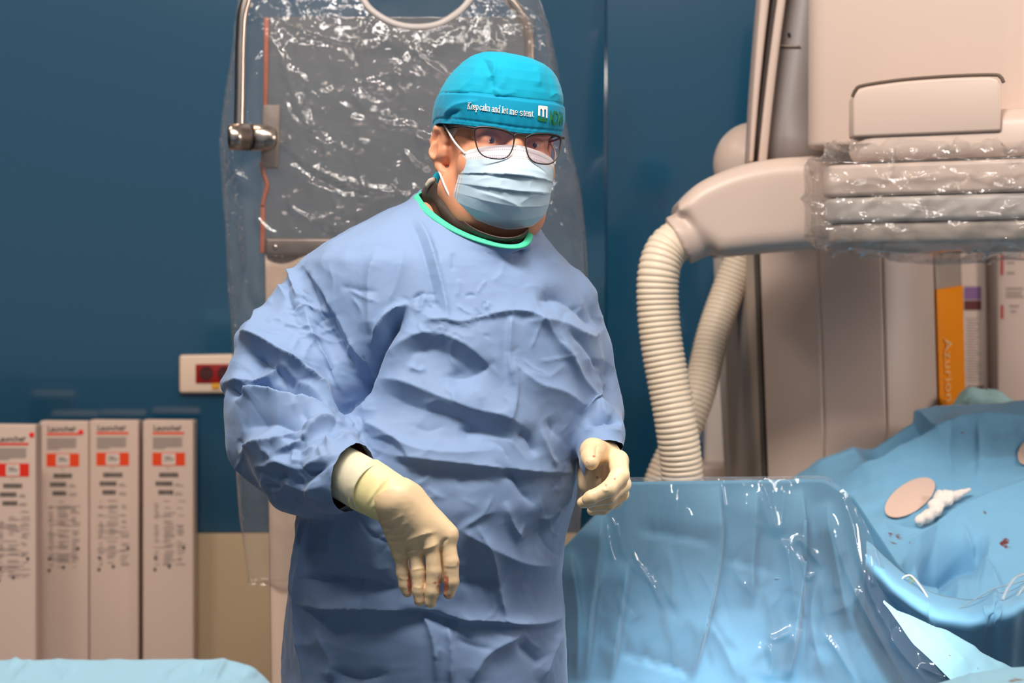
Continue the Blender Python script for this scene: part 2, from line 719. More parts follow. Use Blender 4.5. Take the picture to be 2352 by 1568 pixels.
# ------------------------------------------------------------------ wall socket
ds = WALL_D - 0.02
ws = thing('wall_socket', P(500, 858, ds), 'white double wall socket with a red insert on the blue wall', 'socket')
M_SOCK = mat('socket_white', c(232, 205, 182), rough=0.4)
M_RED = mat('socket_red', c(150, 8, 6), rough=0.35)
M_YEL = mat('yellow_label', c(225, 160, 10), rough=0.5)
hexa('plate', [P(411, 815, ds), P(600, 812, ds), P(600, 903, ds), P(411, 903, ds)], 0.02, M_SOCK, ws, bev=0.007, seg=4)
rd = hexa('insert', [P(449, 836, ds - 0.003), P(572, 835, ds - 0.003), P(572, 880, ds - 0.003), P(449, 880, ds - 0.003)], 0.006, M_RED, ws, bev=0.002)
M_REDD = mat('socket_well', c(70, 4, 4), rough=0.4)
for sx in (474, 516, 552):
    V, F = tube_geo(PA([(sx, 857, ds - 0.0032), (sx, 857, ds - 0.005)]), [L(16, ds), L(16.5, ds)], 20)
    w1 = fix_normals(mesh_obj('socket_well', V, F, M_REDD, ws, smooth=False))
    for px_ in (-6, 6):
        V, F = tube_geo(PA([(sx + px_, 857, ds - 0.005), (sx + px_, 857, ds - 0.006)]), L(2.6, ds), 10)
        fix_normals(mesh_obj('pin_hole', V, F, M_DARK, w1, smooth=False))
hexa('label_tab', [P(487, 880, ds - 0.003), P(504, 880, ds - 0.003), P(504, 893, ds - 0.003), P(487, 893, ds - 0.003)], 0.003, M_YEL, ws, bev=0.0008)

# ------------------------------------------------------------------ tall catheter cartons leaning on the wall
M_CARD = mat('white_carton', c(216, 188, 172), rough=0.55, spec=0.25, vary=(6, c(214, 188, 172), 0.5))
M_INK = mat('black_print', c(58, 50, 48), rough=0.6)
M_INKG = mat('grey_print', c(172, 152, 142), rough=0.6)
M_ORG = mat('orange_print', c(244, 70, 8), rough=0.5)
M_ORG2 = mat('red_orange_print', c(236, 40, 10), rough=0.5)
M_DOT = mat('red_sticker', c(255, 30, 20), rough=0.5)
M_PAPER = mat('white_label_patch', c(228, 206, 192), rough=0.6)


def carton(x0, x1, top, d, label, o0, dot, org_m, shift=0.0):
    t = thing('catheter_carton', (P((x0 + x1) / 2, 784, d).x, d, 0), label, 'box', 'tall cartons standing along the wall')
    k = d / FPX
    xl, xr = P(x0, 0, d).x, P(x1, 0, d).x
    zt = zat(top, d)
    body = hexa('carton_body', [(xl, d, zt), (xr, d, zt - 0.001), (xr, d - 0.0, 0.002), (xl, d, 0.002)], 0.07, M_CARD, t, bev=0.0025)
    # top flap seam
    hexa('flap', [(xl + 0.002, d + 0.004, zt + 0.0018), (xr - 0.002, d + 0.004, zt + 0.0008), (xr - 0.002, d + 0.004, zt - 0.004), (xl + 0.002, d + 0.004, zt - 0.004)], 0.06, M_CARD, t, bev=0.001)
    org = Vector((xl, d, zt))
    ux, uy = Vector((k, 0, 0)), Vector((0, 0, k))
    s = Sheet()                                     # black print, px units from the top-left corner of the carton
    g = Sheet()
    og = Sheet()
    pw = Sheet()
    a = o0
    y = -shift
    s.text('Launcher', a + 2, y - 22, 17.5, offset=0.25)
    s.text('TM', a + 60, y - 15, 5)
    og.rect(a, y - 31, a + 74, y - 26)
    for r in range(7):
        g.rect(a + 1, y - 40 - r * 4, a + 70 - (r == 6) * 40 - (r % 2) * 3, y - 37.4 - r * 4)
    og2 = Sheet()
    og2.rect(a, y - 103, a + 75, y - 73)
    pw.rect(a + 22, y - 101, a + 53, y - 75)
    s.text('7Fr', a + 26, y - 94, 17, offset=0.2)
    g.text('7F', a + 32, y - 112, 8)
    rr = random.Random(int(x0) + 5)
    for (yy, xx0, xx1) in ((-129, 16, 58), (-149, 8, 44), (-169, 14, 45)):
        xx = xx0
        while xx < xx1:
            w_ = rr.uniform(2.2, 4.4)
            s.rect(a + xx, y + yy, a + xx + w_, y + yy + 10)
            xx += w_ + 1.1
    for (yy, xx0) in ((-146, 52), (-150, 52), (-166, 52), (-170, 52)):
        g.rect(a + xx0, y + yy, a + xx0 + rr.uniform(12, 20), y + yy + 2)
    yy = -185
    while yy > -335:
        for (cx0, cw) in ((3, 8), (24, 26), (54, 18)):
            if rr.random() < 0.68:
                ww = rr.uniform(0.35, 1.0) * cw
                g.rect(a + cx0 + rr.uniform(0, 6), y + yy, a + cx0 + 6 + ww, y + yy + rr.choice((2, 2, 3)))
        if rr.random() < 0.25:
            g.rect(a + 2, y + yy - 2, a + rr.uniform(40, 72), y + yy - 0.5)
        yy -= rr.uniform(4, 6.5)
    for (xx, yy) in ((3, -345), (36, -338), (4, -318), (69, -295)):
        s.rect(a + xx, y + yy, a + xx + 6, y + yy + 7)
    tag(s.build('black_print', org, ux, uy, M_INK, t, 0.0012), kind='stuff')
    tag(g.build('small_print', org, ux, uy, M_INKG, t, 0.0009), kind='stuff')
    pw.build('white_patch', org, ux, uy, M_PAPER, t, 0.0010)
    og.build('orange_line', org, ux, uy, org_m, t, 0.0007)
    og2.build('orange_band', org, ux, uy, org_m, t, 0.0007)
    if dot:
        V, F = tube_geo(np.array([org + ux * dot[0] + uy * dot[1] + Vector((0, -0.0006, 0)), org + ux * dot[0] + uy * dot[1] + Vector((0, -0.0016, 0))]), 6 * k, 14)
        fix_normals(mesh_obj('sticker', V, F, M_DOT, t, smooth=False))
    return t


carton(-34, 82, 976, 5.30, 'white carton cut off by the photo edge, taller print and red sticker above its name', 26, (107, -22), M_ORG2, 15)
carton(91, 203, 968, 5.52, 'white carton with a small red sticker touching its thin orange line', 16, (95, -24), M_ORG)
carton(205.5, 318, 966, 5.52, 'white carton without sticker, second from the beige wall guard', 16, None, M_ORG)
carton(328, 444, 966, 5.50, 'white carton standing apart by a gap, closest to the red socket', 22, None, M_ORG)

# ------------------------------------------------------------------ notices on the wall at the right
dn = WALL_D - 0.012
M_NOTE = mat('notice_paper', c(222, 200, 188), rough=0.6)
M_NPUR = mat('purple_print', c(140, 100, 150), rough=0.6)
M_NBRN = mat('maroon_print', c(100, 40, 36), rough=0.6)
M_NRED = mat('red_print', c(196, 70, 66), rough=0.6)
n1 = thing('wall_notice', P(2240, 960, dn), 'narrow paper notice with purple and maroon bars beside the orange strip', 'notice')
hexa('sheet', [P(2200, 540, dn), P(2276, 540, dn), P(2276, 985, dn), P(2200, 985, dn)], 0.004, M_NOTE, n1, bev=0.001)
a_, b_, c_ = Sheet(), Sheet(), Sheet()
org = P(2200, 540, dn)
k = dn / FPX
ux, uy = Vector((k, 0, 0)), Vector((0, 0, -k))
a_.rect(14, 118, 54, 148)
b_.rect(14, 150, 54, 172)
b2_ = Sheet()
b2_.rect(22, 346, 60, 352)
b2_.build('maroon_bar', P(2200, 540, dn), Vector((dn / FPX, 0, 0)), Vector((0, 0, -dn / FPX)), M_NBRN, n1)
for r in range(24):
    c_.rect(18 + (r % 3) * 2, 190 + r * 6.3, 40 + random.random() * 16, 192.6 + r * 6.3)
a_.build('purple_bar', org, ux, uy, M_NPUR, n1)
b_.build('maroon_bar', org, ux, uy, M_NBRN, n1)
tag(c_.build('small_print', org, ux, uy, M_INKG, n1), kind='stuff')
n2 = thing('notice_board', P(2350, 960, dn), 'framed notice board with red margin marks at the photo edge', 'notice board')
hexa('frame_edge', [P(2268, 520, dn - 0.03), P(2292, 520, dn - 0.03), P(2294, 1000, dn - 0.03), P(2276, 1000, dn - 0.03)], 0.035, mat('notice_frame', c(104, 86, 76), rough=0.4), n2, bev=0.004)
hexa('sheet', [P(2290, 520, dn - 0.008), P(2470, 520, dn - 0.008), P(2470, 1000, dn - 0.008), P(2290, 1000, dn - 0.008)], 0.012, M_NOTE, n2, bev=0.001)
a_, c_ = Sheet(), Sheet()
org = P(2290, 540, dn - 0.008)
for y0, y1 in ((45, 92), (160, 192)):
    a_ = Sheet()
    a_.rect(8, y0, 15, y1)
    a_.build('red_mark', P(2290, 540, dn - 0.008), Vector((dn / FPX, 0, 0)), Vector((0, 0, -dn / FPX)), M_NRED, n2)
for (x0, y0, x1) in ((22, 60, 40), (22, 84, 40), (20, 120, 60), (20, 130, 56), (20, 138, 60), (28, 160, 50), (30, 172, 44)):
    c_.rect(x0, y0, x1, y0 + 6)
for r in range(22):
    c_.rect(78 + (r % 2) * 4, 60 + r * 14, 110 + random.random() * 40, 63 + r * 14)
tag(c_.build('small_print', org, ux, uy, M_INKG, n2), kind='stuff')

# ================================================================== X-ray stand (column, arm, hose, detector)
ca = thing('angiography_stand', (1.0, 5.1, 0.0), 'big off-white X-ray stand with curved arm, hose and boxy detector', 'x-ray machine')


def column_panel(name, xt0, xt1, xb0, xb1, dt0, dt1, m, thick=0.02, bev=0.006, top=520):
    """panel of the stand running down to the floor; x given at y=590 and y=1090"""
    q = []
    for (xt, xb, d) in ((xt0, xb0, dt0), (xt1, xb1, dt1)):
        a, b = P(xt, 590, d), P(xb, 1090, d)
        up = a + (a - b) * ((590 - top) / 500.0)
        s = (b.z - 0.03) / (a.z - b.z)
        lo = b + (b - a) * s
        q.append((up, lo))
    return hexa(name, [q[0][0], q[1][0], q[1][1], q[0][1]], thick, m, ca, bev=bev)


column_panel('front_panel', 1744, 1880, 1762, 1894, 4.90, 4.84, M_WHITE)
column_panel('front_panel', 1882, 2026, 1897, 2040, 4.84, 4.84, M_WHITE)
column_panel('front_panel', 2028, 2146, 2042, 2160, 4.84, 4.90, M_WHITE)
column_panel('groove', 1732, 1748, 1750, 1766, 4.93, 4.93, M_DARK, bev=0.0)
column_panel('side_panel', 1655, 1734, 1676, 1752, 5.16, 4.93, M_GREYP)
column_panel('edge_strip', 1636, 1656, 1662, 1678, 5.20, 5.165, M_WHITE2)
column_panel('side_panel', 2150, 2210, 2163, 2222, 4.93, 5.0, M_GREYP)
M_ORANGE = mat('orange_name_strip', c(255, 150, 0), rough=0.45)
ost = []
for (xt, xb, d) in ((2150, 2163, 4.915), (2211, 2221, 4.985)):
    a, b = P(xt, 590, d), P(xb, 1090, d)
    f = lambda y: a + (b - a) * ((y - 590) / 500.0)
    ost.append((f(665 if xt == 2150 else 655), f(1300)))
os_ = hexa('name_strip', [ost[0][0], ost[1][0], ost[1][1], ost[0][1]], 0.008, M_ORANGE, ca, bev=0.001)
tag(os_, 'orange strip with white lettering')
s = Sheet()
V, F = text_geo('Azurion', 1.0, space=1.05)
s.V, s.F = [tuple(v) for v in V], F
dn_ = (ost[0][1] - ost[0][0]).normalized()
rt_ = (ost[1][0] - ost[0][0]).normalized()
sz = L(43, 4.95)
start = ost[0][0] + dn_ * L(115, 4.93) + rt_ * L(19, 4.95)
s.build('lettering', start, dn_ * sz, rt_ * sz, mat('pale_lettering', c(250, 205, 140), rough=0.5), os_, 0.004)
# base beside the column
plan_prism('base_cover', (P(1600, 0, 5.25).x, 5.25), 0.0, 0.12, 0.25, 0.02, zat(1068, 5.25), 0.03, M_WHITE, ca)
hexa('rear_post', [P(1622, 860, 5.45), P(1668, 860, 5.45), P(1668, 1300, 5.45), P(1612, 1300, 5.45)], 0.05, M_WHITE2, ca, bev=0.01)

# curved C: outer rail, dark groove, inner rail, recessed panel
def arc_band(name, xa, xb, d, th, m, dz=0.0, bev=0.004):
    pts_l = [(xa[0] + 0.00012 * (y + 0) ** 2 * 0 + (xa[1] - xa[0]) * (y / 372.0) - (0 if y > 0 else 0), y) for y in (372, 250, 120, 0, -120, -240)]
    def bend(x0, x1, y):
        t = (372 - y) / 372.0
        return x1 + (x0 - x1) * t + 16 * (t * (t - 1)) * (1 if t > 1 else 0.55)
    left = [(bend(xa[0], xa[1], y), y) for y in (372, 310, 250, 180, 120, 60, 0, -60, -120, -180, -240)]
    right = [(bend(xb[0], xb[1], y), y) for y in (372, 310, 250, 180, 120, 60, 0, -60, -120, -180, -240)]
    return slab(name, left + right[::-1], d + dz, th, m, ca, bev=bev, seg=2)


arc_band('outer_rail', (1747, 1721), (1768, 1731), 4.55, 0.10, M_WHITE)
arc_band('rail_groove', (1766, 1729), (1788, 1744), 4.57, 0.06, M_DARK, bev=0.0)
arc_band('inner_rail', (1786, 1742), (1806, 1762), 4.55, 0.08, M_WHITE)
arc_band('recess_panel', (1803, 1760), (1860, 1900), 4.585, 0.05, mat('grey_recess', c(150, 140, 136), rough=0.45), bev=0.0)
tube('panel_seam', PA([(1782, 92, 4.58), (1792, 104, 4.58), (1838, 106, 4.58)]), 0.0016, M_GREYP, ca, 8, 10)
V, F = tube_geo(PA([(1812, 78, 4.583), (1812, 78, 4.578)]), 0.003, 12)
fix_normals(mesh_obj('screw', V, F, M_DARK, ca))
fld = Field(*[np.linspace(a, b, n) for a, b, n in ((-.10, .10, 40), (-.10, .10, 40), (-.10, .10, 40))])
fld.add(fld.ell((0, 0, 0), (.082, .08, .085)))
V, F = fld.mesh()
mesh_obj('rear_cover', V + np.array(P(1732, 378, 4.85)), F, M_WHITE, ca)
tube('cover_latch', PA([(1716, 352, 4.74), (1716, 340, 4.74)]), 0.003, M_GREYP, ca, 8)

# horizontal arm, smooth moulded body with the hose socket
xs = np.arange(P(1490, 0, 4.5).x, P(1990, 0, 4.5).x, 0.004)
ys = np.arange(4.33, 4.72, 0.006)
zs = np.arange(zat(640, 4.5), zat(330, 4.5), 0.004)
fld = Field(xs, ys, zs)
topc = catmull([(1552, 470), (1600, 424), (1680, 388), (1760, 370), (1850, 363), (1990, 357)], 80)
botc = [(1500, 500), (1572, 508), (1600, 556), (1650, 590), (1750, 579), (1850, 571), (1990, 562)]
pxx = xs / 4.5 * FPX + 1176
zt = np.interp(pxx, topc[:, 0], [zat(v, 4.5) for v in topc[:, 1]])
zb = np.interp(pxx, [p_[0] for p_ in botc], [zat(p_[1], 4.5) for p_ in botc])
mid, hh = (zt + zb) / 2, (zt - zb) / 2
dz = np.abs(fld.Z - mid[:, None, None]) - (hh[:, None, None] - 0.035)
dy = np.abs(fld.Y - 4.53) - (0.11 - 0.035) + 0 * fld.X
dx = np.maximum(P(1552, 0, 4.5).x - fld.X, -1)
g = np.sqrt(np.maximum(dz, 0) ** 2 + np.maximum(dy, 0) ** 2) + np.minimum(np.maximum(dz, dy), 0) - 0.035
g = np.maximum(g, dx * 0.8)
# shallow step along the upper edge of the arm
fld.add(g)
sk_a, sk_b = P(1556, 554, 4.47), P(1655, 522, 4.47)
fld.add(np.maximum(fld.cone(sk_a, P(1690, 512, 4.50), L(61, 4.47), L(42, 4.5)), ((fld.X - sk_a.x) * -1 * 0.86 - (fld.Z - sk_a.z) * 0.5)), 0.012)
V, F = fld.mesh()
V = laplace(V, F, 3)
mesh_obj('support_arm', V, F, M_WHITE, ca)


def hose(name, pts, r, d, pitch, m):
    path = resample(catmull(PA([(x, y, dd) for x, y, dd in pts]), 200), 1200)
    ln = np.linalg.norm(np.diff(path, axis=0), axis=1).sum()
    n = int(ln / pitch) * 8
    path = resample(path, n)
    ph = np.arange(n) / 8.0 * 2 * np.pi
    rad = r * (1 - 0.075 * (0.5 + 0.5 * np.cos(ph)) ** 3)
    V, F = tube_geo(path, rad, 28)
    return fix_normals(mesh_obj(name, V, F, m, ca))


M_HOSE = mat('cream_hose', c(232, 212, 188), rough=0.35, spec=0.45)
h1 = hose('hose', [(1562, 548, 4.47), (1530, 575, 4.46), (1513, 625, 4.45), (1511, 700, 4.45), (1520, 790, 4.45), (1536, 880, 4.45), (1552, 970, 4.45), (1564, 1060, 4.46), (1568, 1160, 4.48), (1564, 1330, 4.55), (1570, 1800, 4.75), (1600, 2340, 4.95)], L(49, 4.45), 4.45, L(12.6, 4.45), M_HOSE)
h2 = hose('hose', [(1750, 470, 5.02), (1715, 560, 5.02), (1675, 660, 5.02), (1640, 760, 5.0), (1618, 850, 4.98), (1596, 930, 4.96), (1562, 1010, 4.95), (1520, 1100, 4.95), (1496, 1200, 4.95), (1490, 1400, 4.95), (1540, 1900, 5.0), (1620, 2240, 5.1)], L(39, 4.95), 4.95, L(11, 4.95), M_HOSE)

# detector: carriage, handle, housing layers
YAW = math.radians(27)
cl = P(1893, 300, 4.36)
plan_prism('carriage', (cl.x - 0.04, cl.y + 0.03), YAW, 0.42, 0.30, zat(330, 4.3), 2.35, 0.05, M_WHITE, ca, bev=0.01)
dc = P(1922, 300, 4.22)
plan_prism('detector_body', (dc.x, dc.y), YAW, 0.52, 0.45, zat(376, 4.22), zat(262, 4.22), 0.06, M_WHITE, ca, bev=0.03, seg=6, taper=0.012)
dc2 = P(1872, 400, 4.24)
plan_prism('detector_tray', (dc2.x, dc2.y), YAW, 0.60, 0.52, zat(452, 4.24), zat(380, 4.24), 0.05, M_WHITE, ca, bev=0.008)
plan_prism('detector_tray', (dc2.x + 0.002, dc2.y + 0.002), YAW, 0.597, 0.515, zat(512, 4.24), zat(455, 4.24), 0.05, M_WHITE2, ca, bev=0.01)
plan_prism('detector_face', (dc2.x + 0.01, dc2.y + 0.006), YAW, 0.58, 0.50, zat(562, 4.24), zat(512, 4.24), 0.05, M_GREYP, ca, bev=0.012)
plan_prism('painted_gap_shade', (dc2.x + 0.06, dc2.y - 0.015), YAW, 0.52, 0.42, zat(381, 4.24), zat(375, 4.24), 0.04, M_DARK, ca, bev=0.0)  # dark block stands in for shade between the housing layers
# handle: bowed block in a dark outline on the carriage front
ux = Vector((math.cos(YAW), -math.sin(YAW), 0))
hb = P(1960, 255, 4.205)
def hpt(s, z, back=0.0):
    return hb + ux * s + Vector((math.sin(YAW), math.cos(YAW), 0)) * back + Vector((0, 0, z))
wdt = 0.262
outl = [(0, -0.045), (0, 0.022), (0.006, 0.034), (0.02, 0.041), (0.09, 0.0475), (0.17, 0.0495), (wdt - 0.02, 0.048), (wdt - 0.006, 0.044), (wdt, 0.034), (wdt, -0.045)]
o = slab('handle', None, 0, 0.06, M_WHITE, ca, bev=0.005, pts3=[hpt(a, b) for a, b in outl])
tube('handle_outline', np.array([hpt(a, b, 0.004) + ux * (-0.003 if a < 0.1 else 0.003) + Vector((0, 0, 0.003)) for a, b in outl[1:-1]]), 0.0032, mat('brown_gap', c(92, 74, 60), rough=0.6), ca, 8, 40)

# crumpled clear cover round the detector
M_DCOV = film('detector_film', haze=0.08, rough=0.07, bump=((30, 0.7, 0.010), (90, 0.5, 0.003)), ior=1.5, hazecol=(.92, .86, .82), fmax=.6)
o_ = Vector((dc2.x, dc2.y, 0)) - ux * 0.028 - Vector((math.sin(YAW), math.cos(YAW), 0)) * 0.028
vv_ = Vector((math.sin(YAW), math.cos(YAW), 0))
NR_, NZ_ = 300, 110
per = []
W2, D2, r2 = 0.66, 0.58, 0.07
for (cx_, cy_, a0) in ((r2, r2, math.pi), (W2 - r2, r2, 1.5 * math.pi), (W2 - r2, D2 - r2, 0), (r2, D2 - r2, .5 * math.pi)):
    for k_ in range(9):
        a_ = a0 + k_ * math.pi / 16
        per.append((cx_ + r2 * math.cos(a_), cy_ + r2 * math.sin(a_)))
per = resample(np.array(per + per[:1]), NR_ + 1)[:-1]
tt = np.linspace(0, 1, NZ_)
cz = np.interp(tt, [0, .12, .3, .75, .9, 1.0], [zat(330, 4.24), zat(352, 4.24), zat(380, 4.24), zat(540, 4.24), zat(575, 4.24), zat(578, 4.24)])
sc = np.interp(tt, [0, .12, .3, .75, .9, 1.0], [.86, .93, 1.0, 1.0, .93, .70])
ctr = np.array([W2 / 2, D2 / 2])
V = []
ang = np.arange(NR_) / NR_ * 2 * math.pi
bump_top = 0.030 * (vnoise(np.stack([np.cos(ang) * 3, np.sin(ang) * 3, ang * 0], 1), 5) - .3)
for j in range(NZ_):
    q_ = ctr + (per - ctr) * sc[j]
    zz = cz[j] + bump_top * max(0, 1 - tt[j] * 3) - 0.02 * (vnoise(np.stack([np.cos(ang) * 4, np.sin(ang) * 4, ang * 0], 1), 15) - .3) * max(0, tt[j] * 4 - 3)
    for i in range(NR_):
        p_ = o_ + ux * q_[i, 0] + vv_ * q_[i, 1]
        V.append((p_.x, p_.y, zz[i]))
V = np.array(V)
F = grid_faces(NZ_, NR_, False, True)
n_ = mesh_normals(V, F)
cen = np.array([*(o_ + ux * W2 / 2 + vv_ * D2 / 2)])
if (n_ * (V - cen))[:, :2].sum() < 0:
    F = F[:, ::-1]
    n_ = -n_
uvp = project(V)
A = np.array
cvf = [(A([(1900, 385), (1915, 430), (1925, 480), (1945, 545)]), .012, 7, 9), (A([(1870, 380), (1880, 430), (1875, 500), (1890, 570)]), .010, 8, 10), (A([(1850, 370), (1900, 380), (1940, 372)]), .008, 8, 8),
       (A([(2030, 470), (2060, 440), (2095, 415)]), .008, 7, 7), (A([(2180, 500), (2215, 450), (2260, 400)]), .008, 8, 8), (A([(1960, 470), (1975, 500), (1990, 510)]), .006, 6, 6), (A([(2060, 300), (2055, 345), (2060, 385)]), .007, 7, 7)]
rr_ = np.random.default_rng(4)
for _ in range(120):
    x_, y_ = rr_.uniform(1850, 2352), rr_.uniform(300, 585)
    a_ = rr_.uniform(0, 3.14)
    l_ = rr_.uniform(10, 45)
    cvf.append((A([(x_ - l_ * math.cos(a_), y_ - l_ * math.sin(a_)), (x_ + rr_.uniform(-6, 6), y_ + rr_.uniform(-6, 6)), (x_ + l_ * math.cos(a_), y_ + l_ * math.sin(a_))]), rr_.uniform(.005, .011) * rr_.choice([-1, 1]), rr_.uniform(4, 9), rr_.uniform(4, 9)))
front_ = n_[:, 1] < 0.3
V = V + n_ * (fold_field(uvp, cvf) * front_ + .010 * (ridged(V * 13, 17, 3) - .5))[:, None]
dcv = tag(mesh_obj('detector_cover', V, F, M_DCOV), 'crumpled clear plastic cover wrapped round the boxy detector', 'plastic cover')

# ================================================================== drapes, shield and clear plastic
def stain_mat(name, col, stain_col, rough=0.65, sheen=0.2, scale=90.0, vary=None, trans=0.0, spec=0.25):
    m = mat(name, col, rough=rough, spec=spec, sheen=sheen, bump=(380, 0.08, 0.0006), trans=trans)
    nt = m.node_tree
    b = nt.nodes['Principled BSDF']
    at = N(nt, 'ShaderNodeAttribute', attribute_name='stain')
    tc = N(nt, 'ShaderNodeTexCoord')
    nz = N(nt, 'ShaderNodeTexNoise', Scale=scale, Detail=5.0)
    nt.links.new(tc.outputs['Object'], nz.inputs['Vector'])
    a1 = N(nt, 'ShaderNodeMath', operation='MULTIPLY_ADD')
    nt.links.new(nz.outputs['Fac'], a1.inputs[0])
    a1.inputs[1].default_value = 2.2
    a1.inputs[2].default_value = -1.75
    a2 = N(nt, 'ShaderNodeMath', operation='ADD')
    nt.links.new(a1.outputs[0], a2.inputs[0])
    nt.links.new(at.outputs['Fac'], a2.inputs[1])
    a3 = N(nt, 'ShaderNodeMath', operation='MULTIPLY')
    a3.use_clamp = True
    nt.links.new(a2.outputs[0], a3.inputs[0])
    a3.inputs[1].default_value = 4.0
    mx = N(nt, 'ShaderNodeMix', data_type='RGBA')
    mx.inputs['A'].default_value = col
    mx.inputs['B'].default_value = stain_col
    nt.links.new(a3.outputs[0], mx.inputs['Factor'])
    nt.links.new(mx.outputs['Result'], b.inputs['Base Color'])
    return m


def set_stain(o, V, spots):
    uv_ = project(np.asarray(V))
    s_ = np.zeros(len(uv_), np.float32)
    for (x, y, rx, ry, a) in spots:
        s_ = np.maximum(s_, a * np.exp(-((uv_[:, 0] - x) / rx) ** 2 - ((uv_[:, 1] - y) / ry) ** 2))
    at_ = o.data.attributes.new('stain', 'FLOAT', 'POINT')
    at_.data.foreach_set('value', s_)


def rand_folds(n, x0, x1, y0, y1, ln, amp, wd, seed, ang=None):
    r = np.random.default_rng(seed)
    out = []
    for i in range(n):
        x, y = r.uniform(x0, x1), r.uniform(y0, y1)
        a = r.uniform(0, math.pi) if ang is None else r.normal(ang[0], ang[1])
        l = r.uniform(*ln)
        bend = r.uniform(-.25, .25) * l
        d_ = np.array([math.cos(a), math.sin(a)])
        n_ = np.array([-d_[1], d_[0]])
        pts = np.array([np.array([x, y]) - d_ * l / 2, np.array([x, y]) + n_ * bend, np.array([x, y]) + d_ * l / 2])
        w_ = r.uniform(*wd)
        out.append((pts, r.uniform(*amp) * r.choice([-1, 1]), w_, w_ * r.uniform(.6, 1.8)))
    return out


A = np.array
# ------------------------------------------------------------------ ceiling-hung lead glass shield
M_PANE = film('lead_glass', tint=(.90, .87, .84), haze=0.10, rough=0.08, bump=(), ior=1.6, hazecol=(.80, .70, .64))
M_EDGE = mat('orange_brown_edge', c(170, 88, 60), rough=0.5)
M_CURT = mat('beige_lead_curtain', c(198, 170, 150), rough=0.5, bump=(12, 0.1, 0.01))
rs = thing('radiation_shield', P(900, 784, 4.46), 'clear lead glass shield with orange brown edge and steel tube arm', 'shield')
DS = 4.46
hexa('pane', [P(610, 38, DS), P(1226, 38, DS), P(1226, 565, DS), P(600, 565, DS)], 0.012, M_PANE, rs, bev=0.002)
hexa('edge_strip', [P(606, 40, DS - .002), P(618, 40, DS - .002), P(614, 262, DS - .002), P(604, 262, DS - .002)], 0.016, M_EDGE, rs, bev=0.002)
hexa('edge_strip', [P(598, 470, DS - .002), P(609, 466, DS - .002), P(608, 582, DS - .002), P(597, 582, DS - .002)], 0.016, M_EDGE, rs, bev=0.002)
tube('edge_strip', PA([(600, 372, DS), (606, 400, DS), (614, 425, DS), (608, 450, DS), (603, 474, DS)]), .0042, M_EDGE, rs, 8, 24)
hexa('clamp_plate', [P(603, 240, DS - .004), P(644, 240, DS - .004), P(638, 386, DS - .004), P(598, 386, DS - .004)], 0.022, mat('clamp_grey', c(132, 116, 108), rough=.5), rs, bev=0.004)
M_STRIP = mat('strip_steel', c(120, 106, 100), rough=.38, metal=0.6)
bp_ = hexa('clamp_rail', [P(609, 546, DS - .012), P(1230, 546, DS - .012), P(1230, 586, DS - .012), P(609, 586, DS - .012)], 0.035, M_STRIP, rs, bev=0.006)
for sx in (633, 760, 900, 1060, 1200):
    V, F = tube_geo(PA([(sx, 567, DS - .0122), (sx, 567, DS - .0155)]), [.0055, .0042], 14)
    fix_normals(mesh_obj('screw', V, F, M_STEEL, bp_))
nu_, nv_ = 60, 40
uu, vv = np.meshgrid(np.linspace(0, 1, nu_), np.linspace(0, 1, nv_), indexing='ij')
xl = np.interp(vv, [0, 1], [608, 626])
V = np.array([P(a, b, DS + .004 + .010 * math.sin(a_ * 25)) for a, b, a_ in zip((xl + (1228 - xl) * uu).ravel(), (586 + vv * 1200).ravel(), uu.ravel())])
cu_ = mesh_obj('lead_curtain', V, grid_faces(nu_, nv_), M_CURT, rs)
solidify(cu_, .005)
tube('arm_tube', PA([(549, 292, 4.405), (551, 200, 4.405), (553, 90, 4.405), (560, 20, 4.405), (590, -40, 4.41), (680, -75, 4.42), (900, -85, 4.44), (1100, -50, 4.47), (1180, 10, 4.48), (1212, 75, 4.485), (1217, 150, 4.485)]), .0097, M_STEEL, rs, 18, 110)
tube('hanger_post', PA([(900, -85, 4.44), (900, -300, 4.44), (905, -1780, 4.44)]), .018, M_STEEL, rs, 18, 10)
kn_ = tube('pivot_knuckle', PA([(526, 314, 4.395), (529, 314, 4.395), (571, 315.5, 4.405), (573, 315.5, 4.405)]), [.0225, .0245, .0245, .0240], M_STEEL, rs, 32)
tube('pivot_ring', PA([(572, 315.5, 4.405), (578, 315.6, 4.406)]), .0225, M_DARK, kn_, 32)
tube('pivot_knuckle', PA([(577, 315.6, 4.407), (618, 317, 4.425), (624, 317, 4.428)]), [.0242, .0242, .0225], M_STEEL, rs, 32)

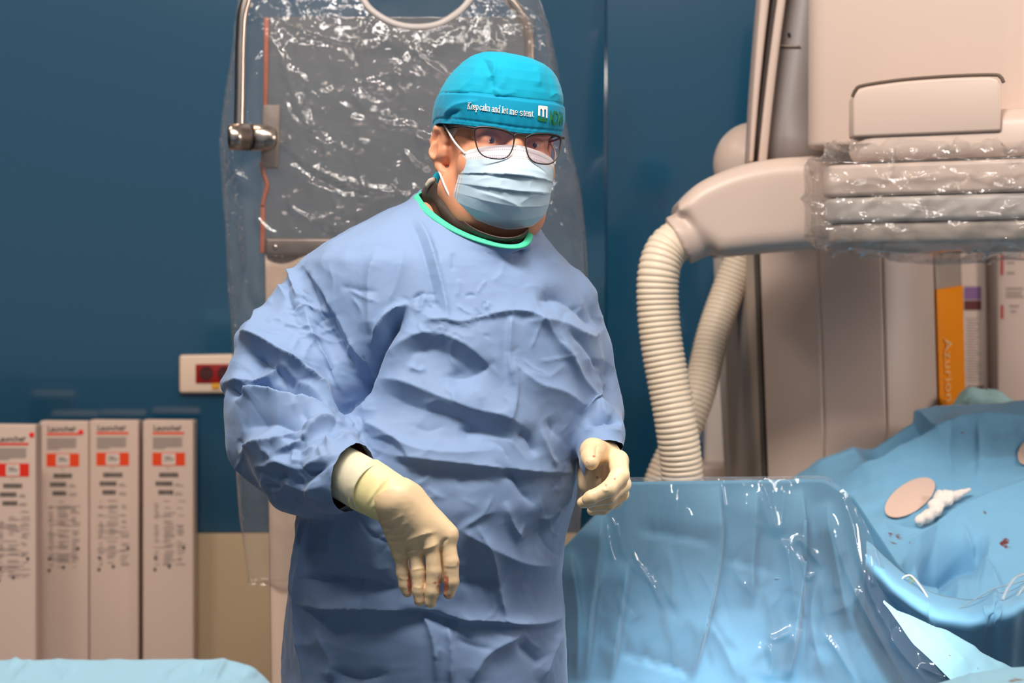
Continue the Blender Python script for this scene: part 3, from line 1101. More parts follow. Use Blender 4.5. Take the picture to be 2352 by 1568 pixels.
# clear bag over the shield
M_BAG = film('clear_bag', haze=0.075, rough=0.07, bump=((14, 0.5, 0.016), (60, 0.45, 0.004)), ior=1.42, hazecol=(.86, .76, .70))
yl = [-40, 120, 230, 320, 420, 520, 640, 760, 900, 1050, 1180, 1270, 1344]
xlv = [549, 531, 513, 503, 508, 516, 521, 530, 536, 540, 549, 561, 570]
yr = [-40, 60, 150, 260, 360, 440, 540, 640, 800, 1000, 1344]
xrv = [1225, 1262, 1282, 1297, 1318, 1336, 1347, 1352, 1350, 1345, 1325]
NB, NA = 210, 150
rows = np.linspace(-40, 1344, NB)
bag_folds = [
    (A([(592, 60), (640, 120), (668, 200), (690, 260), (740, 330), (770, 350)]), .010, 7, 12),
    (A([(625, 318), (690, 370), (760, 410), (860, 440), (945, 450)]), .010, 5, 14),
    (A([(640, 330), (700, 385), (780, 430), (900, 448)]), -.008, 8, 8),
    (A([(630, 40), (720, 80), (830, 108), (900, 120)]), .008, 6, 10),
    (A([(650, 80), (740, 95), (860, 125)]), -.006, 6, 10),
    (A([(565, 175), (600, 110), (640, 50), (690, 0)]), .007, 6, 9),
    (A([(800, 210), (850, 260), (900, 290), (960, 290)]), .008, 8, 12),
    (A([(905, 130), (910, 180), (908, 205), (890, 215), (870, 212)]), .010, 8, 8),
    (A([(950, 80), (960, 130), (1000, 160), (1040, 190)]), .008, 8, 12),
    (A([(830, 100), (850, 50), (880, 10)]), .006, 8, 8),
    (A([(690, 350), (800, 350), (860, 325)]), .005, 5, 9),
    (A([(655, 470), (700, 500), (760, 510)]), .007, 5, 8),
    (A([(520, 330), (545, 420), (560, 560), (575, 700)]), .008, 8, 14),
    (A([(560, 360), (565, 520), (590, 700)]), .006, 8, 12),
    (A([(575, 560), (560, 640), (556, 760)]), .006, 10, 10),
    (A([(1290, 400), (1270, 440), (1265, 470)]), .010, 8, 12),
    (A([(1260, 470), (1300, 520), (1320, 600)]), .006, 8, 10),
    (A([(1240, 60), (1262, 160), (1275, 290)]), .006, 6, 10),
    (A([(620, 1130), (650, 1140), (690, 1100)]), .010, 7, 10),
    (A([(600, 1080), (620, 1150), (630, 1250), (640, 1340)]), .006, 8, 10),
    (A([(580, 1320), (620, 1328), (660, 1332)]), .004, 4, 5),
] + rand_folds(70, 600, 1300, 0, 560, (40, 190), (.003, .007), (5, 13), 5) + rand_folds(18, 530, 600, 100, 900, (90, 260), (.002, .005), (6, 14), 6, (1.55, .12)) + rand_folds(60, 600, 1340, 0, 620, (14, 50), (.003, .007), (4, 8), 8) + rand_folds(14, 560, 700, 1050, 1340, (40, 150), (.002, .004), (5, 10), 9, (1.5, .25))
ring = []
for y in rows:
    x0, x1 = np.interp(y, yl, xlv), np.interp(y, yr, xrv)
    s_ = np.linspace(0, 1, NA)
    t_ = np.sin(np.pi * s_) ** .45
    flat = np.interp(y, [-40, 100, 1150, 1330, 1344], [.6, 1, 1, .4, .02])
    fx = x0 + (x1 - x0) * s_
    ring.append(np.vstack([np.stack([fx, np.full(NA, y), 4.465 - .075 * t_ * flat], 1), np.stack([fx[::-1][1:-1], np.full(NA - 2, y), 4.465 + .06 * t_[1:-1] * flat], 1)]))
R3 = np.stack(ring)
nr_ = R3.shape[1]
px2 = R3[..., :2].reshape(-1, 2)
hf = fold_field(px2, bag_folds).reshape(NB, nr_)
side = np.where(np.arange(nr_) < NA, -1.0, 0.6)[None, :]
dpt = R3[..., 2] + hf * side
dpt += 0.010 * (ridged(np.stack([px2[:, 0] / 60, px2[:, 1] / 75, R3[..., 2].ravel() * 3], 1), 3, 3) - .55).reshape(NB, nr_) * np.sin(np.pi * np.clip(np.abs(R3[..., 0] - 500) / 850, 0, 1))
V = np.stack([(R3[..., 0] - 1176) / FPX * dpt, dpt, CAM_Z - (R3[..., 1] - 784) / FPX * dpt], -1).reshape(-1, 3)
F = grid_faces(NB, nr_, False, True)
HEMC = A([(826, -20), (845, 15), (880, 42), (920, 58), (965, 62), (1010, 54), (1050, 30), (1075, 5), (1086, -20)])
fc = px2[F].mean(1)
infront = (F % nr_ < NA).all(1)
hy = np.interp(fc[:, 0], HEMC[:, 0], HEMC[:, 1], left=-999, right=-999)
F = F[~(infront & (fc[:, 1] < hy))]
bag = mesh_obj('shield_bag', V, F, M_BAG)
tag(bag, 'crumpled clear plastic bag with curved open hem pulled over the glass shield', 'plastic bag')
M_HEM = mat('milky_hem', c(205, 195, 190), rough=.35, trans=.3)
hm = catmull(HEMC, 60)
di = [dpt[int(np.clip((y + 40) / 1384 * (NB - 1), 0, NB - 1)), int(np.clip((x - np.interp(y, yl, xlv)) / (np.interp(y, yr, xrv) - np.interp(y, yl, xlv)) * (NA - 1), 0, NA - 1))] for x, y in hm]
di = np.convolve(np.r_[[di[0]] * 4, di, [di[-1]] * 4], np.ones(9) / 9, 'valid')
tube('bag_hem', np.array([P(x, y, d - .002) for (x, y), d in zip(hm, di)]), .0062, M_HEM, bag, 8, squash=.6)

# ------------------------------------------------------------------ patient table under the drapes
M_TBL = mat('table_carbon', c(60, 62, 66), rough=.4)
tb = thing('operating_table', (P(2100, 0, 4.4).x, 4.4, 0), 'patient table hidden under the blue drapes beside the tall stand', 'table')
box_between('table_top', (P(1900, 0, 4.3).x, 4.15, .82), (2.3, 4.60, .87), M_TBL, tb, bev=.01)
box_between('pedestal', (1.45, 4.25, 0.0), (1.95, 4.55, .82), M_WHITE2, tb, bev=.02)

M_DRAPE = stain_mat('blue_drape_fabric', c(118, 172, 206), c(104, 52, 44), scale=60)  # colour lightened in place of stronger light on the patient drape
M_SKIRT = stain_mat('blue_skirt_fabric', c(92, 142, 172), c(104, 52, 44), scale=60)  # darker copy of the drape colour, dimming the lamp-lit skirt
M_DRAPE_L = stain_mat('light_blue_drape', c(128, 172, 190), c(112, 96, 84), scale=40)


def warp_sheet(name, px0, px1, nx_, ny_, ytop, ybot, dfun, folds, m, parent=None, crump=0.004, seed=0, fscale=1.0):
    """cloth laid out column by column between two curves; dfun(x, t) gives its distance, folds lift it"""
    X, T = np.meshgrid(np.linspace(px0, px1, nx_), np.linspace(0, 1, ny_), indexing='ij')
    Yt = np.interp(X, *zip(*ytop))
    Yb = np.interp(X, *zip(*ybot))
    Y = Yt + (Yb - Yt) * T
    D = dfun(X, T)
    V = np.stack([(X - 1176) / FPX * D, D, CAM_Z - (Y - 784) / FPX * D], -1).reshape(-1, 3)
    F = grid_faces(nx_, ny_)
    n_ = mesh_normals(V, F)
    if n_[:, 1].mean() > 0:
        F = F[:, ::-1]
        n_ = -n_
    uv_ = np.stack([X.ravel(), Y.ravel()], 1)
    h_ = fold_field(uv_, folds) * fscale + crump * (ridged(V * 9, seed, 3) - .55)
    V = V + n_ * h_[:, None]
    o = mesh_obj(name, V, F, m, parent)
    return o, V


# hanging skirt of the patient drape (behind the clear plastic)
sk_f = [
    (A([(1385, 1180), (1378, 1260), (1360, 1400), (1345, 1568)]), .034, 60, 8),
    (A([(1310, 1260), (1330, 1400), (1325, 1568)]), .022, 34, 12),
    (A([(1445, 1290), (1428, 1400), (1402, 1568)]), .026, 60, 7),
    (A([(1654, 1110), (1652, 1250), (1632, 1380), (1588, 1568)]), .034, 80, 6),
    (A([(1455, 1218), (1520, 1228), (1590, 1240), (1648, 1252)]), -.006, 6, 26),
    (A([(1655, 1285), (1720, 1300), (1790, 1322)]), -.005, 6, 26),
    (A([(1415, 1500), (1480, 1515), (1540, 1535), (1595, 1556)]), -.008, 6, 30),
    (A([(1530, 1250), (1545, 1330), (1540, 1400)]), .006, 20, 20),
    (A([(1620, 1420), (1660, 1480), (1700, 1568)]), .010, 20, 26),
    (A([(1740, 1120), (1730, 1250), (1725, 1400)]), .018, 50, 14),
    (A([(1840, 1120), (1850, 1250), (1830, 1400), (1810, 1568)]), .034, 50, 12),
    (A([(1900, 1150), (1935, 1300), (1960, 1450)]), .024, 44, 14),
    (A([(1890, 1300), (1870, 1420), (1900, 1568)]), .012, 30, 26),
]
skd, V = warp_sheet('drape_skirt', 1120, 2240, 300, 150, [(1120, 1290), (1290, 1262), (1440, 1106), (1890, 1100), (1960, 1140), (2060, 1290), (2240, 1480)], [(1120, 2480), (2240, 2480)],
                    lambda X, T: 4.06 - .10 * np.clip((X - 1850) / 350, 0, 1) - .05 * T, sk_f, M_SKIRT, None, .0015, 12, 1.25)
set_stain(skd, V, [])
solidify(skd, .0012)
tag(skd, 'blue drape hanging in long folds behind the clear plastic beside the surgeon', 'drape')

# patient drape, sloping down towards the camera
TOPC = [(1780, 1140), (1830, 1094), (1880, 1064), (1980, 1022), (2060, 975), (2110, 944), (2150, 935), (2240, 932), (2352, 922), (2500, 915)]
BOTC = [(1780, 1330), (2030, 1345), (2150, 1450), (2500, 1450)]
pd_f = [
    (A([(1925, 1112), (2000, 1085), (2090, 1040), (2190, 992), (2270, 978), (2400, 962)]), .020, 30, 26),
    (A([(1970, 1050), (2030, 1020), (2090, 985), (2115, 965)]), -.040, 32, 24),
    (A([(1860, 1085), (1930, 1060), (2000, 1035)]), .008, 14, 20),
    (A([(2100, 945), (2130, 985), (2125, 1000)]), .010, 14, 20),
    (A([(2185, 985), (2180, 1040), (2190, 1100)]), -.004, 10, 14),
    (A([(2245, 985), (2250, 1050), (2245, 1110)]), .004, 8, 12),
    (A([(2040, 1262), (2130, 1220), (2220, 1165), (2352, 1112), (2420, 1090)]), .006, 14, 6),
    (A([(2120, 1310), (2200, 1255), (2270, 1265)]), -.050, 50, 22),
    (A([(2060, 1315), (2120, 1345), (2200, 1350)]), -.034, 44, 40),
    (A([(2150, 1290), (2160, 1340), (2180, 1390)]), .006, 14, 14),
    (A([(2208, 1200), (2245, 1255), (2275, 1310), (2308, 1372)]), .010, 26, 5),
    (A([(2210, 1070), (2260, 1060), (2352, 1050)]), .003, 14, 14),
]


def pdd(X, T):
    return 4.74 - .70 * T ** .85


pdr, V = warp_sheet('patient_drape', 1780, 2500, 230, 170, TOPC, BOTC, pdd, pd_f, M_DRAPE, None, .010, 40, 1.5)
set_stain(pdr, V, [(2055, 1233, 22, 16, 1.0), (2018, 1236, 10, 8, .95), (2090, 1246, 9, 8, .95), (2035, 1260, 10, 8, .6), (2306, 1245, 18, 20, 1.05), (2260, 1180, 8, 10, .7), (2268, 1262, 8, 6, .7), (2258, 987, 6, 4, .8), (2212, 994, 10, 4, .6), (2280, 1304, 5, 5, .8)])
solidify(pdr, .0012)
tag(pdr, 'blue surgical drape over the patient with pale ovals and dried blood specks', 'drape')


def on_drape(x, y, lift):
    """point of the patient drape under pixel (x, y)"""
    yt, yb = np.interp(x, *zip(*TOPC)), np.interp(x, *zip(*BOTC))
    d = pdd(x, np.clip((y - yt) / (yb - yt), 0, 1))
    a_ = np.array([[x, y]], float)
    return np.array(P(x, y, d - fold_field(a_, pd_f)[0] * 1.2 - lift - .002))


M_SKINP = mat('pale_adhesive_window', c(220, 190, 174), rough=.45)
for (cx_, cy_, ra, rb, an) in ((2090, 1142, 66, 33, -34), (2368, 1036, 36, 26, -50)):
    VV = [on_drape(cx_, cy_, .010)]
    FF = []
    n = 40
    for r_ in (.5, .8, 1.0):
        for i in range(n):
            a = 2 * math.pi * i / n
            u, v = ra * r_ * math.cos(a), rb * r_ * math.sin(a)
            ca_, sa_ = math.cos(math.radians(an)), math.sin(math.radians(an))
            VV.append(on_drape(cx_ + u * ca_ - v * sa_, cy_ + u * sa_ + v * ca_, .010))
    for i in range(n):
        FF.append([0, 1 + i, 1 + (i + 1) % n])
        for r_ in range(2):
            FF.append([1 + r_ * n + i, 1 + r_ * n + (i + 1) % n, 1 + (r_ + 1) * n + (i + 1) % n, 1 + (r_ + 1) * n + i])
    fix_normals(mesh_obj('oval_window', VV, FF, M_SKINP, pdr))
# folded paper corner by the plastic
cp = [on_drape(2000, 1248, .012), on_drape(2050, 1278, .014), on_drape(2024, 1298, .014), on_drape(1998, 1290, .012)]
solidify(fix_normals(mesh_obj('paper_corner', cp, [[0, 1, 2, 3]], M_SKINP, pdr, smooth=False)), .001)

# clear incision film over part of the drape
M_FILM2 = film('incision_film', haze=.04, rough=.14, bump=((30, .4, .01),), ior=1.4, hazecol=(.7, .72, .78))

# rolled rim of the pouch in front of the patient
rim = [(1990, 1262, 3.93), (2022, 1292, 3.90), (2062, 1332, 3.87), (2105, 1366, 3.84), (2145, 1388, 3.82), (2190, 1397, 3.81), (2230, 1402, 3.80), (2262, 1394, 3.80), (2284, 1378, 3.80), (2300, 1386, 3.80), (2330, 1378, 3.80), (2365, 1360, 3.81), (2480, 1320, 3.82)]
rp = catmull(A(rim), 160)
prof = [(-26, .10), (-8, .055), (0, .02), (4, 0.0), (14, -.022), (28, -.034), (46, -.028), (70, .0), (100, .04), (140, .09), (190, .14), (420, .18)]
rows_ = []
for (x, y, d) in rp:
    rows_.append([P(x - dy_ * .04, y + dy_, d + dd_) for dy_, dd_ in prof])
V = np.array(rows_, float).reshape(-1, 3)
F = grid_faces(len(rp), len(prof))
V, F = subdivide(V, F)
n_ = mesh_normals(V, F)
if n_[:, 1].mean() > 0:
    F, n_ = F[:, ::-1], -n_
V = V + n_ * (fold_field(project(V), [(A([(2292, 1380), (2278, 1410), (2264, 1440)]), -.016, 9, 12), (A([(2262, 1392), (2268, 1420), (2262, 1442)]), .010, 10, 14), (A([(2305, 1388), (2290, 1420), (2266, 1442)]), .008, 12, 8),
    (A([(2132, 1385), (2138, 1430), (2160, 1470)]), .003, 4, 5), (A([(2060, 1345), (2110, 1380), (2160, 1402)]), .005, 22, 8), (A([(2030, 1380), (2080, 1420), (2140, 1450)]), -.008, 20, 20)]) + .006 * (ridged(V * 10, 4, 3) - .55))[:, None]
po = mesh_obj('drape_pouch', V, F, M_DRAPE, None)
subsurf(po, 1)
solidify(po, .0012)
me_n = po
tag(po, 'blue drape rolled into a pouch with a thick rounded rim below the patient', 'drape')
notch = None

# pale flap running down from the plastic to the lower edge
fl_top = [(2030, 1378), (2060, 1402), (2120, 1426), (2200, 1462), (2280, 1508), (2352, 1548), (2480, 1600)]
fl_bot = [(2030, 1385), (2050, 1410), (2100, 1478), (2150, 1525), (2185, 1560), (2240, 1640), (2352, 1760), (2480, 1800)]
flp, V = warp_sheet('drape_flap', 2030, 2480, 120, 60, fl_top, fl_bot, lambda X, T: 3.72 - .16 * T - .05 * np.clip((X - 2030) / 400, 0, 1),
                    [(A([(2150, 1440), (2180, 1490), (2230, 1540)]), .006, 20, 30), (A([(2240, 1480), (2300, 1530)]), -.004, 12, 12)], M_DRAPE_L, None, .003, 8)
set_stain(flp, V, [(2194, 1494, 6, 4, .9), (2182, 1505, 4, 3, .8), (2248, 1536, 10, 8, .8)])
solidify(flp, .0012)
tag(flp, 'pale blue drape flap slanting below the pouch rim', 'drape')

# near drapes at the lower corners of the view
def near_mound(name, xs_, ytop, d0, d1, m, label, seed, folds, spots=()):
    X = np.linspace(xs_[0], xs_[1], 170)
    prof = [(d0 + .05, -.32), (d0 + .04, -.06), (d0 + .018, -.012), (d0, 0), (d0 - .03, -.0005), (d0 - .06, -.002), (d0 - .09, -.003), (d0 - .12, -.004), (d0 - .15, -.005), (d0 - .18, -.006), (d0 - .22, -.007), (d0 - .3, -.01), (d1 + .03, -.02), (d1, -.06), (d1 - .02, -.5)]
    Y = np.interp(X, *zip(*ytop))
    rows_ = []
    for x, y in zip(X, Y):
        x3 = P(x, 0, d0).x
        z0 = zat(y, d0)
        rows_.append([(x3, d, z0 + dz_) for d, dz_ in prof])
    V = np.array(rows_).reshape(-1, 3)
    F = grid_faces(len(X), len(prof))
    V, F = subdivide(V, F)
    n_ = mesh_normals(V, F)
    if n_[:, 2].mean() < 0:
        F = F[:, ::-1]
        n_ = -n_
    V = V + n_ * (fold_field(project(V), folds) + .0035 * (ridged(V * 14, seed, 3) - .55))[:, None]
    o = mesh_obj(name, V, F, m)
    set_stain(o, V, spots)
    return tag(o, label, 'drape')


M_NEAR = stain_mat('pale_blue_table_cover', c(134, 172, 190), c(110, 90, 80), scale=30)
near_mound('table_cover', (-260, 800), [(-260, 1514), (120, 1511), (240, 1513), (400, 1511), (520, 1512), (545, 1517), (575, 1526), (605, 1548), (640, 1585), (700, 1650), (760, 1740), (800, 1900)], 2.78, 2.2, M_NEAR,
           'pale blue table cover at the lower left corner in front of the cartons', 3,
           [(A([(20, 1535), (35, 1518), (50, 1512)]), .004, 4, 8), (A([(70, 1512), (60, 1540), (30, 1568)]), .004, 8, 5), (A([(120, 1518), (145, 1540), (152, 1568)]), .005, 4, 10), (A([(150, 1545), (170, 1542), (182, 1548)]), -.003, 4, 6),
            (A([(520, 1515), (505, 1540), (490, 1568)]), .006, 12, 6), (A([(450, 1522), (410, 1540), (380, 1568)]), .005, 8, 12), (A([(470, 1530), (430, 1560)]), -.005, 8, 8), (A([(560, 1545), (590, 1550)]), .004, 6, 8), (A([(240, 1515), (300, 1545), (340, 1568)]), .003, 14, 20)])
near_mound('table_cover', (2080, 2520), [(2080, 1600), (2130, 1572), (2200, 1549), (2235, 1542), (2290, 1533), (2352, 1528), (2520, 1520)], 2.95, 2.3, M_DRAPE_L,
           'pale stained drape edge at the lower right corner below the flap', 6, [(A([(2230, 1545), (2225, 1568)]), .003, 6, 6)],
           [(2330, 1562, 30, 22, .75), (2300, 1575, 20, 10, .6), (2258, 1553, 8, 4, .8)])

# clear plastic sheet hanging over the skirt
M_CLR = film('clear_sheet', haze=0.09, rough=0.06, bump=((34, 0.12, 0.003),), ior=1.42, hazecol=(.70, .74, .80), fmax=.42)
cl_f = [
    (A([(1752, 1102), (1762, 1150), (1776, 1200), (1788, 1236)]), .015, 15, 15),
    (A([(1802, 1102), (1798, 1150), (1792, 1200), (1788, 1236)]), .015, 15, 15),
    (A([(1742, 1130), (1756, 1180), (1772, 1225)]), .010, 9, 12),
    (A([(1788, 1236), (1806, 1262), (1812, 1300), (1822, 1370), (1826, 1420)]), .014, 16, 20),
    (A([(1816, 1246), (1840, 1242), (1862, 1266), (1892, 1302)]), .012, 8, 7),
    (A([(1828, 1264), (1842, 1300), (1852, 1326), (1875, 1316)]), .009, 6, 7),
    (A([(1760, 1470), (1790, 1462), (1826, 1442)]), .014, 10, 8),
    (A([(1762, 1470), (1772, 1520), (1760, 1568)]), .020, 22, 20),
    (A([(1826, 1442), (1820, 1500), (1802, 1568)]), .022, 18, 26),
    (A([(1654, 1100), (1660, 1140), (1668, 1180)]), .008, 5, 6),
    (A([(1393, 1195), (1402, 1260), (1420, 1312)]), .008, 6, 8),
    (A([(1448, 1240), (1460, 1285), (1490, 1330), (1510, 1370), (1525, 1400)]), .007, 5, 7),
    (A([(1400, 1180), (1425, 1240), (1430, 1290)]), .006, 6, 8),
    (A([(1560, 1110), (1555, 1200), (1570, 1300), (1600, 1400)]), .006, 14, 14),
    (A([(1930, 1125), (1955, 1200), (1975, 1280), (2010, 1380), (2060, 1480), (2130, 1568)]), .016, 10, 16),
    (A([(1900, 1150), (1930, 1260), (1960, 1340), (2000, 1420), (2060, 1540)]), .012, 10, 14),
    (A([(1960, 1150), (2000, 1250), (2035, 1360), (2080, 1440), (2160, 1540)]), .010, 8, 10),
    (A([(1990, 1240), (2005, 1330), (2003, 1345)]), .008, 6, 8),
    (A([(1880, 1440), (1930, 1500), (1970, 1568)]), .008, 8, 12),
    (A([(1900, 1410), (1950, 1390), (1990, 1350)]), .006, 8, 10),
    (A([(2110, 1530), (2150, 1550), (2170, 1562)]), .010, 6, 6),
] + rand_folds(26, 1320, 2100, 1110, 1560, (60, 220), (.002, .005), (6, 14), 15, (1.45, .3))
clr, V = warp_sheet('clear_sheet', 1292, 2260, 420, 210, [(1292, 1268), (1340, 1205), (1440, 1101), (1560, 1099), (1760, 1098), (1885, 1096), (1915, 1106), (1945, 1130), (1985, 1205), (2022, 1285), (2046, 1375), (2108, 1478), (2178, 1568), (2260, 1660)], [(1292, 2100), (2260, 2100)],
                    lambda X, T: 3.93 - .12 * np.clip((X - 1860) / 300, 0, 1) ** 1.3 - .03 * T + .022 * np.exp(-T / .10), cl_f, M_CLR, None, .003, 22)
tag(clr, 'clear plastic sheet hanging over the blue drape with bright creases', 'plastic sheet')
tube('folded_edge', np.array([P(x, y, 3.953) for x, y in catmull(A([(1440, 1100), (1560, 1098.5), (1760, 1097.5), (1880, 1095), (1912, 1104)]), 50)]), .0026, M_CLR, clr, 8)

# gauze, wires and tubing on the drapes
M_GAUZE = mat('white_gauze', c(236, 224, 216), rough=.85, bump=(250, .5, .002))
o0 = on_drape(2165, 1165, .035)
gz = Field(np.arange(o0[0] - .08, o0[0] + .08, .002), np.arange(o0[1] - .13, o0[1] + .13, .003), np.arange(o0[2] - .08, o0[2] + .08, .002))
for (a, b_, r0, r1) in (((2112, 1196), (2128, 1186), 11, 13), ((2128, 1184), (2150, 1172), 13, 12), ((2150, 1170), (2160, 1150), 13, 16), ((2160, 1142), (2180, 1140), 16, 13), ((2176, 1146), (2200, 1136), 12, 9), ((2200, 1134), (2226, 1126), 9, 5), ((2146, 1160), (2180, 1152), 14, 10)):
    gz.add(gz.cone(on_drape(*a, .03), on_drape(*b_, .03), L(r0, 4.2), L(r1, 4.2)), .004)
V, F = gz.mesh()
n_ = mesh_normals(V, F)
V = V + n_ * (.009 * (ridged(V * 60, 3, 3) - .6))[:, None]
tag(mesh_obj('gauze_swab', V, F, M_GAUZE), 'crumpled white gauze swab lying on the patient drape beside the pale oval', 'gauze')
M_WIRE = mat('silver_wire', c(150, 170, 178), rough=.35)
tag(tube('guide_wire', PA([(2205, 1396, 3.83), (2240, 1376, 3.86), (2282, 1352, 3.88), (2320, 1342, 3.90), (2380, 1326, 3.92)]), .0009, M_WIRE, None, 8, 30), 'thin silver guide wire leaving the pouch towards the photo edge', 'wire')
M_TUBE = film('clear_tubing', haze=.30, rough=.1, bump=(), ior=1.5, hazecol=(.85, .85, .85))
tag(tube('clear_tubing', PA([(2302, 1378, 3.84), (2315, 1350, 3.85), (2335, 1325, 3.86), (2360, 1318, 3.87), (2375, 1330, 3.86), (2350, 1350, 3.85), (2336, 1372, 3.84)]), .0030, M_TUBE, None, 10, 50), 'loop of clear thin tubing at the pouch rim', 'tubing')
tag(tube('white_cable', PA([(2070, 1332, 3.92), (2078, 1324, 3.92), (2092, 1322, 3.92), (2108, 1338, 3.91), (2126, 1364, 3.89), (2130, 1372, 3.88)]), .0018, mat('white_cable', c(225, 225, 220), rough=.4), None, 8, 36), 'short white cable arching over the pouch rim', 'cable')
tag(tube('green_thread', PA([(2084, 1332, 3.915), (2094, 1326, 3.915), (2098, 1334, 3.912), (2090, 1340, 3.912), (2100, 1352, 3.905)]), .0007, mat('green_thread', c(150, 165, 70), rough=.5), None, 6, 30), 'thin yellow green thread looped beside the white cable', 'thread')

# pale green folded towel showing behind the drape
tw = Field(*[np.arange(a, b, .004) for a, b in ((P(2150, 0, 4.86).x, P(2380, 0, 4.86).x), (4.74, 4.98), (zat(980, 4.86), zat(880, 4.86)))])
tw.add(tw.chain([P(2185, 948, 4.86), P(2232, 918, 4.86), P(2280, 925, 4.86), P(2350, 950, 4.86)], [L(14, 4.86), L(25, 4.86), L(27, 4.86), L(22, 4.86)], .02))
V, F = tw.mesh()
n_ = mesh_normals(V, F)
V = V + n_ * (fold_field(project(V), [(A([(2205, 930), (2240, 905), (2290, 908), (2340, 925)]), -.006, 5, 8), (A([(2215, 935), (2235, 918), (2260, 915)]), .005, 6, 6)]))[:, None]
tag(mesh_obj('folded_towel', V, F, mat('pale_green_towel', c(178, 218, 218), rough=.85)), 'pale green folded towel peeking over the patient drape', 'towel')

# ================================================================== the surgeon
D0 = 3.6
man = thing('person', (P(1080, 784, D0).x, D0, 0.0), 'person in blue surgical gown, teal cap, glasses and pale mask, gloved hands held low', 'person')

M_SKIN = mat('skin', c(226, 158, 122), rough=0.48, spec=0.35, bump=(240, 0.15, 0.0006), vary=(26, c(206, 122, 92), 0.45))
bs = M_SKIN.node_tree.nodes['Principled BSDF']
bs.inputs['Subsurface Weight'].default_value = 0.12
bs.inputs['Subsurface Radius'].default_value = (0.008, 0.003, 0.0015)
bs.inputs['Subsurface Scale'].default_value = 0.6
M_TROU = mat('teal_trousers', c(40, 110, 130), rough=0.8)

# head frame: x to the viewer's right, -y forward, z up, eyes at z = 0
HT = np.array(P(1141, 330, 3.58))
HR = np.array(Matrix.Rotation(math.radians(5.0), 3, 'Y') @ Matrix.Rotation(math.radians(17.0), 3, 'Z'))


def H(p):
    """head-frame point(s) to room"""
    return np.asarray(p, float) @ HR.T + HT


# ---- body: one continuous surface, fine steps at the head and coarse ones below
def axis(lo, f0, f1, hi, fine, coarse):
    return np.r_[np.arange(lo, f0, coarse), np.arange(f0, f1, fine), np.arange(f1, hi, coarse)]


bx, bz = HT[0], HT[2]
fld = Field(axis(bx - 0.42, bx - 0.115, bx + 0.125, bx + 0.34, 0.0022, 0.02),
            axis(3.36, 3.44, 3.70, 3.80, 0.0022, 0.02),
            axis(-0.02, bz - 0.235, bz + 0.14, bz + 0.16, 0.0022, 0.02))
lx = [(fld.X - HT[0]) * HR[0, k] + (fld.Y - HT[1]) * HR[1, k] + (fld.Z - HT[2]) * HR[2, k] for k in range(3)]
lx = tuple(a.astype(np.float32) for a in lx)
E = lambda cc, r: fld.ell(cc, r, lx)
C = lambda a, b, ra, rb: fld.cone(a, b, ra, rb, lx)
fld.add(E((0, 0.005, 0.035), (.077, .097, .088)))                      # skull
fld.add(E((0, -.030, -.045), (.066, .066, .078)), .03)                 # face
fld.add(C((-.030, -.045, -.105), (.030, -.045, -.105), .032, .032), .04)   # chin and jaw
fld.add(C((-.060, .000, -.070), (-.034, -.04, -.105), .022, .024), .03)
fld.add(C((.060, .000, -.070), (.034, -.04, -.105), .022, .024), .03)
for s_ in (-1, 1):
    fld.add(E((s_ * .043, -.062, -.040), (.030, .026, .030)), .02)     # cheek
    fld.sub(E((s_ * .033, -.104, -.001), (.020, .018, .0125)), .012)   # eye hollow
    fld.add(C((s_ * .012, -.088, .020), (s_ * .052, -.074, .018), .0105, .009), .012)   # brow
    fld.add(E((s_ * .032, -.0785, -.002), (.0165, .0150, .0125)), .004)  # lids
    fld.add(E((s_ * .032, -.084, -.0165), (.018, .009, .006)), .008)   # bag under the eye
fld.add(C((0, -.088, .008), (0, -.112, -.042), .0085, .0135), .016)    # nose
fld.add(C((-.012, -.102, -.046), (.012, -.102, -.046), .010, .010), .01)
fld.add(C((-.020, -.084, -.078), (.020, -.084, -.078), .010, .010), .012)   # lips
for s_ in (-1, 1):                                                     # lid opening
    fld.sub(C((s_ * .0325 - .0100, -.0945, -.0034), (s_ * .0325 + .0100, -.0935, -.0032), .0026, .0026), .0010)
# ears
for s_ in (-1, 1):
    fld.add(C((s_ * .074, .010, -.022), (s_ * .084, .016, -.020), .016, .015), .008)
    rim = [(s_ * .0775, -.002, -.004), (s_ * .083, .004, .012), (s_ * .088, .020, .014), (s_ * .089, .031, -.004), (s_ * .086, .027, -.026), (s_ * .081, .012, -.042), (s_ * .078, .003, -.050)]
    fld.add(fld.chain(rim, [.0045, .0048, .005, .005, .0052, .0065, .0066], .004, lx), .005)
    fld.add(E((s_ * .0805, .014, -.008), (.0065, .018, .022)), .004)
    fld.sub(E((s_ * .0945, .010, -.016), (.0075, .010, .015)), .004)
    fld.add(C((s_ * .079, -.004, -.018), (s_ * .079, -.003, -.026), .0042, .0042), .004)
# neck and shoulders (room frame)
nb = P(1115, 625, 3.68)
fld.add(fld.cone(H((0, .034, -.075)), nb, .056, .055), .03)
sh_l, sh_r = np.array(P(735, 690, 3.64)), np.array(P(1300, 720, 3.64))
fld.add(fld.cone(nb + Vector((0, 0, -.02)), sh_l + [0.03, 0, 0], .045, .05), .05)
fld.add(fld.cone(nb + Vector((0, 0, -.02)), sh_r + [-0.03, 0, 0], .045, .05), .05)
fld.add(fld.ell((P(1020, 0, 3.62).x, 3.63, zat(860, 3.6)), (.17, .10, .26)), .06)
fld.add(fld.ell((P(1000, 0, 3.62).x, 3.60, zat(1150, 3.6)), (.17, .125, .22)), .06)
el_l, wr_l = np.array(P(640, 985, 3.56)), np.array(P(800, 1085, 3.40))
fld.add(fld.chain([sh_l, el_l, wr_l], [.05, .042, .03]), .03)
el_r, wr_r = np.array(P(1352, 945, 3.68)), np.array(P(1375, 1040, 3.53))
